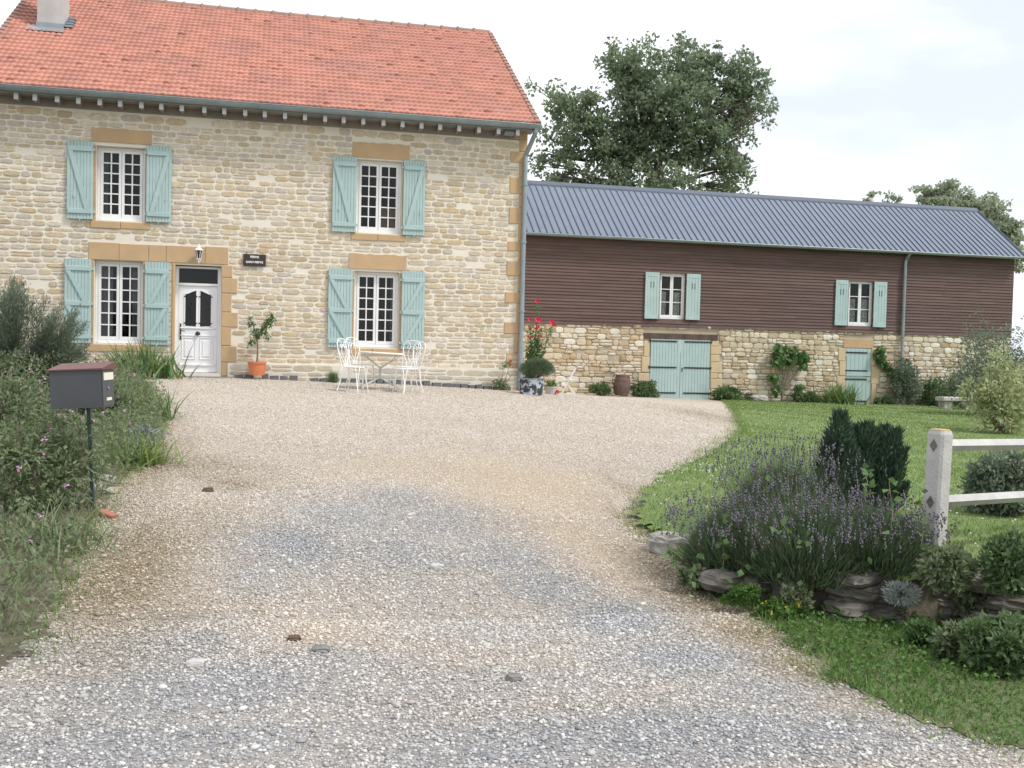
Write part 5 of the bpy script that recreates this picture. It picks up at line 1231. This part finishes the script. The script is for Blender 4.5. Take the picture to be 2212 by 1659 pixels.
# ---- juniper of many upright spires
J=base(1872,1200,True); J=J+np.array([.15,.65,0]); J[2]=float(gl(J[0],J[1])); kz=(J-EYE)@FW/F
ju=empty('juniper',J,'dark green upright juniper with several pointed spires behind the lavender','shrub')
sp=[(1815,893,1.),(1800,945,.9),(1845,925,1.),(1873,918,1.),(1890,935,.9),(1912,925,.8),(1937,932,.75),(1830,960,1.),(1950,975,.7),(1860,985,1.),(1925,1000,.9),(1790,1010,.7),(1900,1040,1.),(1820,1050,1.),(1950,1050,.8),(1870,1080,1.)]
Vp=[];tr=MB()
for u,v,s__ in sp:
    e=PD(u,v,((J-EYE)@FW)+rng.uniform(-.22,.22)); b0=J+(e-J)*[.45,.45,0]; L_=np.linalg.norm(e-b0); n=int(1500*s__)
    t=rng.random(n)**.8; c_=b0+(e-b0)*t[:,None]; r__=(.125*s__*np.sin(np.pi*np.clip(t*.86+.14,0,1))**.7+.012); a_=rng.uniform(0,6.28,n); q=rng.random(n)**.35
    Pl=c_+np.stack([np.cos(a_)*r__*q,np.sin(a_)*r__*q,np.zeros(n)],-1); Dl=np.stack([np.cos(a_)*.55,np.sin(a_)*.55,np.full(n,1.1)],-1)+rng.normal(size=(n,3))*.25
    Vp.append(leaves(Pl,Dl,rng.uniform(.035,.075,n),.013)); tr.tube([J,b0+[0,0,.25],e-[0,0,.15]],[.02,.012,.004],5)
V,Fc=cat(Vp); npobj('foliage',V,Fc,'juniper',ju); objof('stem',tr,'bark',ju)
# ---- climbing bindweed leaves
bw=base(1780,1300,True); o=empty('bindweed',bw,'bindweed with rounded bright leaves on thin stems climbing through the lavender','plant'); w=MB(); Pn=[];
for u,v0,v1 in [(1660,1200,1030),(1706,1250,1010),(1724,1240,1030),(1773,1290,1100),(1832,1350,1130),(1870,1060,1010),(1560,1230,1150),(1450,1215,1180),(1925,1140,1040),(1990,1180,1060)]:
    zz=(base(u,1280)-EYE)@FW-.12 if u<1850 else (bw-EYE)@FW-.1
    pts=[PD(u+4*math.sin(t*5),v0+(v1-v0)*t,zz+.12*t) for t in np.linspace(0,1,6)]; w.tube(pts,.0025,4)
    for t in np.linspace(0,1,6): 
        for s_ in (-1,1): Pn.append(PD(u+4*math.sin(t*5)+s_*4,v0+(v1-v0)*t+rng.uniform(-5,5),zz+.12*t-.01))
for _ in range(60): Pn.append(PD(rng.uniform(1480,2000),rng.uniform(1120,1260),(bw-EYE)@FW+rng.uniform(-.1,.3)))
objof('stem',w,'dry',o); Pn=np.array(Pn); V,Fc=leaves(Pn,rng.normal(size=Pn.shape)*[1,.3,.6]+[0,-.5,.0],rng.uniform(.035,.06,len(Pn)),rng.uniform(.035,.055,len(Pn)),.1); npobj('foliage',V,Fc,'fig',o)
# ---- silver plants
for (u,v,r,lab) in [(1885,1205,.17,'silvery leaved cushion plant on top of the retaining wall'),(1937,1285,.11,'silver grey plant hanging from a crack in the retaining wall'),(1838,1222,.07,'smallest silver tuft, left end of the wall top')]:
    P=base(u,v+10,True) if v<1250 else PD(u,v,(base(1937,1350)-EYE)@FW-.05); n=int(9000*r); Pn,d=ballpts(n,P+[0,-.05,.02],(r,r*.7,r*.55),.2)
    V,Fc=leaves(Pn,d+[0,0,.4],rng.uniform(.015,.035,n),.008); tag(npobj('silver_plant',V,Fc,'silver',loc=P),lab,'plant')
# ---- loose leafy plants along the wall
def bush(name,P,r,n,Lf,Wf,matk,label,cat_='shrub',group=None,stems=5,shell=.35,droop=0,flowers=None,stemk='twig',fn=None):
    o=empty(name,P,label,cat_,group); rx_,ry_,rz_=r; C=np.array(P)+[0,0,rz_*.9]
    # clumps inside the ellipsoid give light and dark masses
    k=max(9,int(n/70)); cc,_=ballpts(k,C,(rx_*.9,ry_*.9,rz_*.9),.3); cc=cc+rng.normal(size=cc.shape)*np.array([rx_,ry_,rz_])*.10; per_=n//k; Pl=[];Dl=[]
    for c_ in cc:
        p_,d_=ballpts(per_,c_,np.array([rx_,ry_,rz_])*rng.uniform(.16,.40)*np.array([1,1,rng.uniform(.7,1.5)]),0); Pl.append(p_); Dl.append(d_)
    Pl=np.concatenate(Pl); Dl=np.concatenate(Dl); Pl[:,2]=np.maximum(Pl[:,2],P[2]+.01)
    V,Fc=leaves(Pl,Dl+[0,0,-droop]+rng.normal(size=Pl.shape)*.4,rng.uniform(.6,1.2,len(Pl))*Lf,rng.uniform(.7,1.2,len(Pl))*Wf); npobj('foliage',V,Fc,matk,o)
    w=MB()
    for q in range(stems):
        e=cc[q%k]; w.tube([P,(np.array(P)+e)/2+rng.normal(size=3)*.05*rx_,e],[max(.006,rx_*.03),max(.005,rx_*.02),.004],5)
    objof('stem',w,stemk,o)
    if flowers:
        fk,fnn,fs=flowers; p_,_=ballpts(fnn,C,(rx_*1.02,ry_*1.02,rz_*1.02),.8); p_=p_[p_[:,2]>C[2]-.2*rz_]; V,Fc=leaves(np.repeat(p_,3,0),rng.normal(size=(len(p_)*3,3)),fs,fs*.8); npobj('flowers',V,Fc,fk,o)
    return o
def bb(u0,u1,v0,v1,Y):     # shrub box on a plane of depth: base point and radii
    um=(u0+u1)/2; P=PY(um,v1,Y); T=PY(um,v0,Y); A=PY(u0,v1,Y); B_=PY(u1,v1,Y); return P,((B_[0]-A[0])/2,(B_[0]-A[0])/2*.6,(T[2]-P[2])/2)
WB=YB-.45
for (u0,u1,v0,v1,n,mk,lab,fl) in [
 (1269,1318,828,852,1400,'shrub','low green herb clump left of the barrel',None),
 (1360,1420,820,859,2200,'shrub','leafy green clump between the barrel and the double barn doors',None),
 (1539,1602,836,868,2600,'shrub','dark green clump right of the double barn doors',None),
 (1600,1640,852,868,700,'weed','reddish flowering tuft beside the white stone',('red',25,.04)),
 (1716,1778,845,873,2400,'shrub','rounded dark shrub left of the sword leaved plant by the stable door',None),
 (1890,1925,855,878,700,'shrub','small weeds right of the stable door sill',None),
 (1928,1984,772,880,4500,'greyshrub','tall narrow shrub growing up around the barn downpipe',None),
 (1985,2050,812,880,3200,'shrub','dark rounded shrub right of the barn downpipe',None),
 (2040,2100,806,868,2600,'shrub','dark shrub behind the stone bench',None)]:
    P,r=bb(u0,u1,v0,v1,WB); P[2]=min(P[2],float(g(P[0],P[1]))+.1); bush('shrub',P,r,n,.085,.05,mk,lab,flowers=fl)
# sword leaved clump by the stable door
P=PY(1815,874,WB-.2); P[2]=float(gl(P[0],P[1])); tuft(P,260,.85,.22,'iris','yucca_clump','spiky sword leaved clump in front of the stable door','plant',wd=.045,curl=.5,lean=(.05,.95))
# young fig
P=PY(1688,870,YB-.25); P[2]=float(g(P[0],P[1])); fg=empty('fig_tree',P,'young fig tree with broad drooping leaves trained on the barn wall','tree'); w=MB(); f=PY(1690,840,YB-.25); f2=PY(1694,818,YB-.25); Yf=YB-.25
w.tube([P,f],[.03,.025],6)
ends=[(1673,815),(1672,790),(1680,765),(1690,757),(1712,775),(1722,765),(1730,790),(1738,775),(1678,838),(1722,835),(1702,760)]
for u,v in ends: e=PY(u,v,Yf); m_=(f+e)/2+[0,0,-.08]; w.tube([f,m_,e],[.016,.011,.006],5)
objof('trunk',w,'bark',fg); Pn=np.concatenate([ballpts(n,PY(u,v,Yf),(r,.14,r),0)[0] for u,v,r,n in [(1679,754,.20,40),(1690,750,.15,26),(1683,775,.22,46),(1700,780,.18,30),(1712,757,.20,44),(1722,768,.14,22),(1735,768,.18,38),(1733,785,.14,20),(1672,812,.16,26),(1677,838,.16,30),(1726,836,.16,26)]])
V,Fc=leaves(Pn,rng.normal(size=Pn.shape)*.45+[0,-.15,-.9],rng.uniform(.14,.24,len(Pn)),rng.uniform(.12,.18,len(Pn)),.12); npobj('crown',V,Fc,'fig',fg)
# climbing vine on the right of the stable door
P=PY(1945,872,YB-.2); P[2]=float(g(P[0],P[1])); vn=empty('climbing_vine',P,'leafy vine arching up the barn wall from the downpipe toward the stable door','plant'); pts=[PY(u,v,YB-.12) for u,v in [(1945,872),(1940,830),(1925,800),(1905,785),(1896,768),(1903,758)]]; w=MB(); w.tube(pts,[.03,.025,.02,.015,.01,.006],6); objof('stem',w,'bark',vn)
Pn=[]; 
for a,b in zip(pts[1:-1],pts[2:]):
    for t in np.linspace(0,1,7): Pn.append(ballpts(16,a+(b-a)*t,(.16,.1,.14),0)[0])
Pn=np.concatenate(Pn); V,Fc=leaves(Pn,rng.normal(size=Pn.shape)+[0,-.3,-.4],.12,.10); npobj('foliage',V,Fc,'fig',vn)
# right side shrubs
P,r=bb(2065,2250,700,870,24.); P[2]=float(g(P[0],P[1])); bush('shrub',P,(r[0],r[0]*.8,(PY(2150,700,24.)[2]-P[2])/2),9000,.09,.04,'greyshrub','large grey green willowy shrub at the right in front of the barn end',stems=9)
P=base(2155,935,True); kz=(P-EYE)@FW/F; bush('shrub',P,(70*kz,45*kz,86*kz),2600,.13,.06,'yellowleaf','golden leaved shrub behind the fence rails at the right',stems=7)
P=base(2165,1110,True); kz=(P-EYE)@FW/F; bush('shrub',P,(75*kz,60*kz,68*kz),6000,.06,.03,'greyshrub','bushy green weeds seen between the two fence rails',stems=7)
for (u,v,ru,rv,n,mk,lab) in [(2110,1300,85,70,5200,'weed','tall leafy weeds below the fence at the right edge of the wall'),(2160,1420,80,60,4200,'shrub','broad leaved weeds on the verge below the fence'),(2075,1400,55,45,2600,'weed','mixed weeds at the foot of the wall under the fence post'),(2190,1240,70,60,4200,'shrub','leafy bush on the terrace edge at the far right under the lower rail'),(1990,1385,38,28,1000,'fig','low hellebore like plant at the foot of the retaining wall'),(2045,1240,60,40,2600,'weed','weeds spilling over the wall beside the fence post'),(1985,1190,45,40,2000,'weed','leafy weeds left of the fence post')]:
    P=base(u,v+rv*.6,v<1250); kz=(P-EYE)@FW/F; bush('weed_clump',P,(ru*kz,ru*kz*.7,rv*kz),n,.05,.028,mk,lab,'plant',stems=6)
P=base(1640,1318); kz=(P-EYE)@FW/F
for (u,v,lab) in [(1530,1272,'yellow flowered tuft under the left lavender'),(1690,1338,'yellow flowered tuft at the foot of the wall')]:
    P=base(u,v); bush('marigold',P,(.16,.1,.07),900,.03,.02,'verge',lab,'flower',stems=3,flowers=('yellow',16,.016))
# ---- iris clump at the house door and sword leaves of the border
P=PY(308,812,YH-1.1); P[2]=float(g(P[0],P[1])); tuft(P,330,.78,.30,'iris','iris_clump','big clump of iris leaves under the window beside the front door','plant',wd=.05,curl=.4,lean=(.02,.8))
for (u,v,n,h,s,lab,mk,wd) in [(325,905,120,.50,.16,'yellowing clump of sword leaves spilling onto the gravel, nearer the house','iris',.022),(300,1000,150,.42,.15,'bright green sword leaved clump at the bed edge behind the letterbox','grass',.02),(262,880,90,.6,.14,'arching grassy clump right beside the letterbox','iris',.018),(120,1180,140,.45,.22,'pale arching grass clump in the lower left bed','weed',.012)]:
    P=base(u,v); tuft(P,n,h,s,mk,'sword_leaf_clump',lab,'plant',wd=wd,curl=.9,lean=(.05,1.0))
P=base(318,962); bush('shrub',P,(.20,.16,.11),900,.03,.012,'silver','small grey lavender cushion on the bed edge','plant',stems=2,flowers=('bluepetal',40,.02))
# mixed border: uncountable weeds and grasses
n=52000; x=rng.uniform(-7.5,-.3,n); y=rng.uniform(3.8,20.5,n); k=inpoly(x,y,BORDER)&frust(x,y,.15); x,y=x[k],y[k]; n=len(x)
bp_=np.array(BORDER[:10]); dist=np.min(np.hypot(x[:,None]-bp_[None,:,0],y[:,None]-bp_[None,:,1]),1); hh_=np.clip(.12+dist*.28,.1,.55)*(.6+.5*np.sin(x*2.3+np.sin(y*1.7))*np.cos(y*1.3))+.1
B=np.stack([x,y,g(x,y)],-1); kk=rng.random(n)<.55
V,Fc,_=strips(B[kk],rng.uniform(0,6.28,kk.sum()),rng.uniform(.05,.6,kk.sum()),hh_[kk]*rng.uniform(.5,1.3,kk.sum()),.009,3,.7); tag(npobj('border_grasses',V,Fc,'weed'),'tall mixed grasses filling the left border','grass',kind='stuff')
B2_=np.repeat(B[~kk],3,0); hz=np.repeat(hh_[~kk],3); B2_=B2_+rng.normal(size=B2_.shape)*[.05,.05,0]+np.c_[np.zeros((len(B2_),2)),hz*rng.uniform(.1,1,len(B2_))]
V,Fc=leaves(B2_,rng.normal(size=B2_.shape)+[0,0,.5],rng.uniform(.03,.07,len(B2_)),rng.uniform(.012,.03,len(B2_))); tag(npobj('border_weeds',V,Fc,'weed'),'leafy weeds and perennials filling the left border','ground cover',kind='stuff')
m_=rng.random(n)<.007; Pf=B[m_]+np.c_[np.zeros((m_.sum(),2)),hh_[m_]*1.05]; V,Fc=leaves(np.repeat(Pf,4,0),rng.normal(size=(len(Pf)*4,3)),.028,.02); tag(npobj('border_flowers',V,Fc,'pink'),'small pink flowers dotted through the left border','flowers',kind='stuff')
m_=rng.random(n)<.02; B3_=B[m_]; V,Fc,_=strips(B3_,rng.uniform(0,6.28,len(B3_)),rng.uniform(.05,.8,len(B3_)),hh_[m_]*1.3,.006,3,.6); tag(npobj('dry_stalks',V,Fc,'dry'),'dry straw coloured stalks in the left border','grass',kind='stuff')
for (u,v,r,lab) in [(60,830,.5,'pink flowered bush in front of the feathery conifer'),(215,870,.35,'wiry pink flowering bush behind the letterbox'),(20,960,.6,'tall leafy bush at the far left edge of the border'),(90,1060,.45,'leafy bush low in the left border with pink flowers')]:
    P=base(u,v+40); bush('shrub',P,(r,r*.8,r*.75),int(5000*r+1200),.06,.022,'weed',lab,flowers=('pink',int(60*r),.03),stems=5)
# feathery conifer: sprays fanning out to the right
P=base(90,865); P=np.array([P[0],P[1],P[2]]); zc_=(P-EYE)@FW; cf=empty('conifer_shrub',P,'feathery green conifer shrub with sprays sweeping right in front of the shutters','shrub'); tr=MB(); Vp=[]
for i in range(150):
    t=rng.random(); uu=rng.uniform(-60,150); top=600+ (max(0,uu-40))**1.0*.75
    e=PD(uu+rng.uniform(0,50)*(uu>60),rng.uniform(top,800),zc_+rng.uniform(-.5,.5)); s0=PD(uu*.55+5,min(850,(e[2]<99)*(820)),zc_+rng.uniform(-.2,.2)); s0[2]=max(P[2]+.1,min(s0[2],e[2]-.15))
    mid=(s0+e)/2+[0,0,.12]; n=230; q=rng.random(n)**.7; c_=s0*((1-q)**2)[:,None]+2*mid*(q*(1-q))[:,None]+e*(q**2)[:,None]; d_=unit(e-s0)
    Pl=c_+rng.normal(size=(n,3))*.035; Vp.append(leaves(Pl,d_+rng.normal(size=(n,3))*.35,rng.uniform(.05,.09,n),.010))
    if i%6==0: tr.tube([s0,mid,e],[.008,.005,.002],4)
V,Fc=cat(Vp); npobj('foliage',V,Fc,'conifer',cf); tr.tube([P,P+[0,0,.5],P+[.1,0,1.1]],[.06,.04,.02],6); objof('stem',tr,'bark',cf)
# ================================================================== TREES
def tree(name,label,cat_,basep,trunkpts,limbs,lobes,nl,Lf,Wf,matk,cl=.55,group=None):
    o=empty(name,basep,label,cat_,group); w=MB()
    w.tube(trunkpts[0],trunkpts[1],9)
    for pts,r in limbs: w.tube(pts,r,6)
    Pl=[];Dl=[]; tot=sum(r[0]*r[1]*r[2] for _,r,_ in lobes)
    for c,r,dn in lobes:
        k=max(4,int(nl*dn*(r[0]*r[1]*r[2])**.9/sum((q[0]*q[1]*q[2])**.9 for _,q,_ in lobes)/26))
        cc,_=ballpts(k,c,np.array(r)*.92,.3); cc=cc+rng.normal(size=cc.shape)*.22
        for c_ in cc:
            rr_=cl*rng.uniform(.45,1.15); p_,d_=ballpts(26,c_,(rr_,rr_,rr_*.62),.1); Pl.append(p_); Dl.append(d_)
        for j in range(min(10,k)):
            e=cc[j]; w.tube([np.array(trunkpts[0][-1])*.4+np.array(c)*.6,(np.array(c)+e)/2,e],[.028,.02,.010],4)
    Pl=np.concatenate(Pl); Dl=np.concatenate(Dl)
    V,Fc=leaves(Pl,Dl*.6+rng.normal(size=Pl.shape)*.7+[0,0,-.25],rng.uniform(.6,1.25,len(Pl))*Lf,rng.uniform(.7,1.2,len(Pl))*Wf,.15)
    npobj('crown',V,Fc,matk,o); objof('trunk',w,'bark',o,smooth=True); return o
ZT=46.
def T(u,v,dz=0): return PD(u,v,ZT+dz)
kt=ZT/F
lob=[((1510,150),(84,56),1),((1480,125),(36,38),.6),((1372,150),(70,58),1),((1345,135),(36,32),.6),((1590,165),(55,50),.9),((1470,230),(110,70),1.1),((1590,230),(62,55),1),((1360,225),(60,55),.9),((1245,245),(62,52),1),((1205,215),(35,30),.6),((1195,320),(42,45),.9),((1290,310),(85,60),1),((1400,320),(85,65),1),((1520,310),(80,60),1),((1575,355),(45,50),.9),
 ((1240,385),(60,26),.8),((1320,395),(70,25),.8),((1440,390),(60,28),.8),((1560,400),(50,22),.8),((1640,185),(24,30),.6),((1648,240),(20,28),.5),((1610,285),(30,22),.4),((1165,350),(16,26),.5),((1180,195),(14,14),.3),((1475,88),(10,14),.3),((1312,112),(12,12),.3),((1656,215),(12,30),.35),((1270,430),(60,26),.8),((1360,435),(60,26),.8),((1460,430),(60,28),.9),((1550,430),(50,24),.8),((1200,400),(26,18),.4),((1600,400),(22,18),.4)]
lobes=[(T(u,v,rng.uniform(-1.6,1.6)),(ru*kt,min(ru,70)*kt*1.1,rv*kt),d_) for (u,v),(ru,rv),d_ in lob]
bp0=T(1400,760); bp0[2]=.2
tp=[bp0,T(1398,600),T(1402,470),T(1412,400)]
limbs=[([T(1412,400),T(1424,345),T(1437,310),T(1475,262),T(1500,200)],[.22,.18,.14,.10,.05]),([T(1412,400),T(1395,330),T(1390,280),T(1375,200)],[.18,.14,.10,.05]),
 ([T(1400,460),T(1345,405),T(1328,380),T(1305,345),T(1285,310),T(1240,260)],[.20,.17,.14,.11,.08,.04]),([T(1424,345),T(1470,330),T(1540,320)],[.15,.1,.05]),([T(1437,310),T(1430,240),T(1440,180)],[.15,.11,.06]),([T(1345,405),T(1280,400),T(1220,380)],[.14,.1,.05]),([T(1475,262),T(1550,240),T(1600,225)],[.13,.09,.05]),([T(1412,400),T(1460,395),T(1550,370)],[.16,.12,.06]),([T(1390,280),T(1350,240),T(1340,170)],[.12,.08,.04])]
tree('plane_tree','big broad plane tree towering behind the barn beside the house gable','tree',bp0,(tp,[.45,.38,.30,.24]),limbs,lobes,36000,.20,.145,'treeleaf',cl=.42)
def far_tree(u,vtop,lobs,label,z):
    kz=z/F; b0=PD(u,760,z); b0[2]=.1; lb=[(PD(a,b,z+rng.uniform(-.8,.8)),(r*kz,r*kz,r2*kz),1) for a,b,r,r2 in lobs]
    tree('distant_tree',label,'tree',b0,([b0,PD(u,560,z),PD(u,470,z)],[.3,.25,.18]),[([PD(u,520,z),PD((u+a)/2,(520+b)/2,z),PD(a,b,z)],[.15,.1,.05]) for a,b,_,_ in lobs[:6]],lb,4200,.22,.16,'farleaf',cl=.26,group=None)
far_tree(2040,400,[(1993,405,8,7),(1998,430,15,14),(2020,420,14,12),(2045,415,14,17),(2050,400,9,9),(2074,412,8,10),(2062,435,20,14),(2100,432,16,16),(2030,445,36,12),(2130,440,20,14),(2110,455,30,14)],'pale knobbly crowned tree rising behind the right end of the barn ridge',58)
far_tree(2160,440,[(2150,460,20,20),(2170,490,22,26),(2145,500,24,24),(2190,530,20,30),(2175,560,24,24)],'loose pale tree behind the far right verge of the barn roof',52)
far_tree(1900,430,[(1879,433,9,6),(1938,435,8,5),(1917,437,5,4),(1905,470,34,14)],'tree whose top leaf tufts just show above the middle of the barn ridge',60)

for (u,vv,ru,rv,n,mk,lab) in [(1500,1240,34,20,900,'weed','straggly green plant spilling between the pitted rock and the first wall stone'),(1600,1282,40,20,1100,'verge','low leafy plant hanging over the left wall stones'),(1715,1290,44,24,1300,'weed','leafy tangle over the middle of the dry stone wall'),(1800,1275,34,20,900,'lavleaf','dry greyish tangle on the wall top left of the silver cushion')]:
    zz_=(base(u,vv+34)-EYE)@FW-.10; P=PD(u,vv+rv,zz_); kz=zz_/F; bush('weed_clump',P,(ru*kz,ru*kz*.6,rv*kz),n,.035,.02,mk,lab,'plant',stems=4)
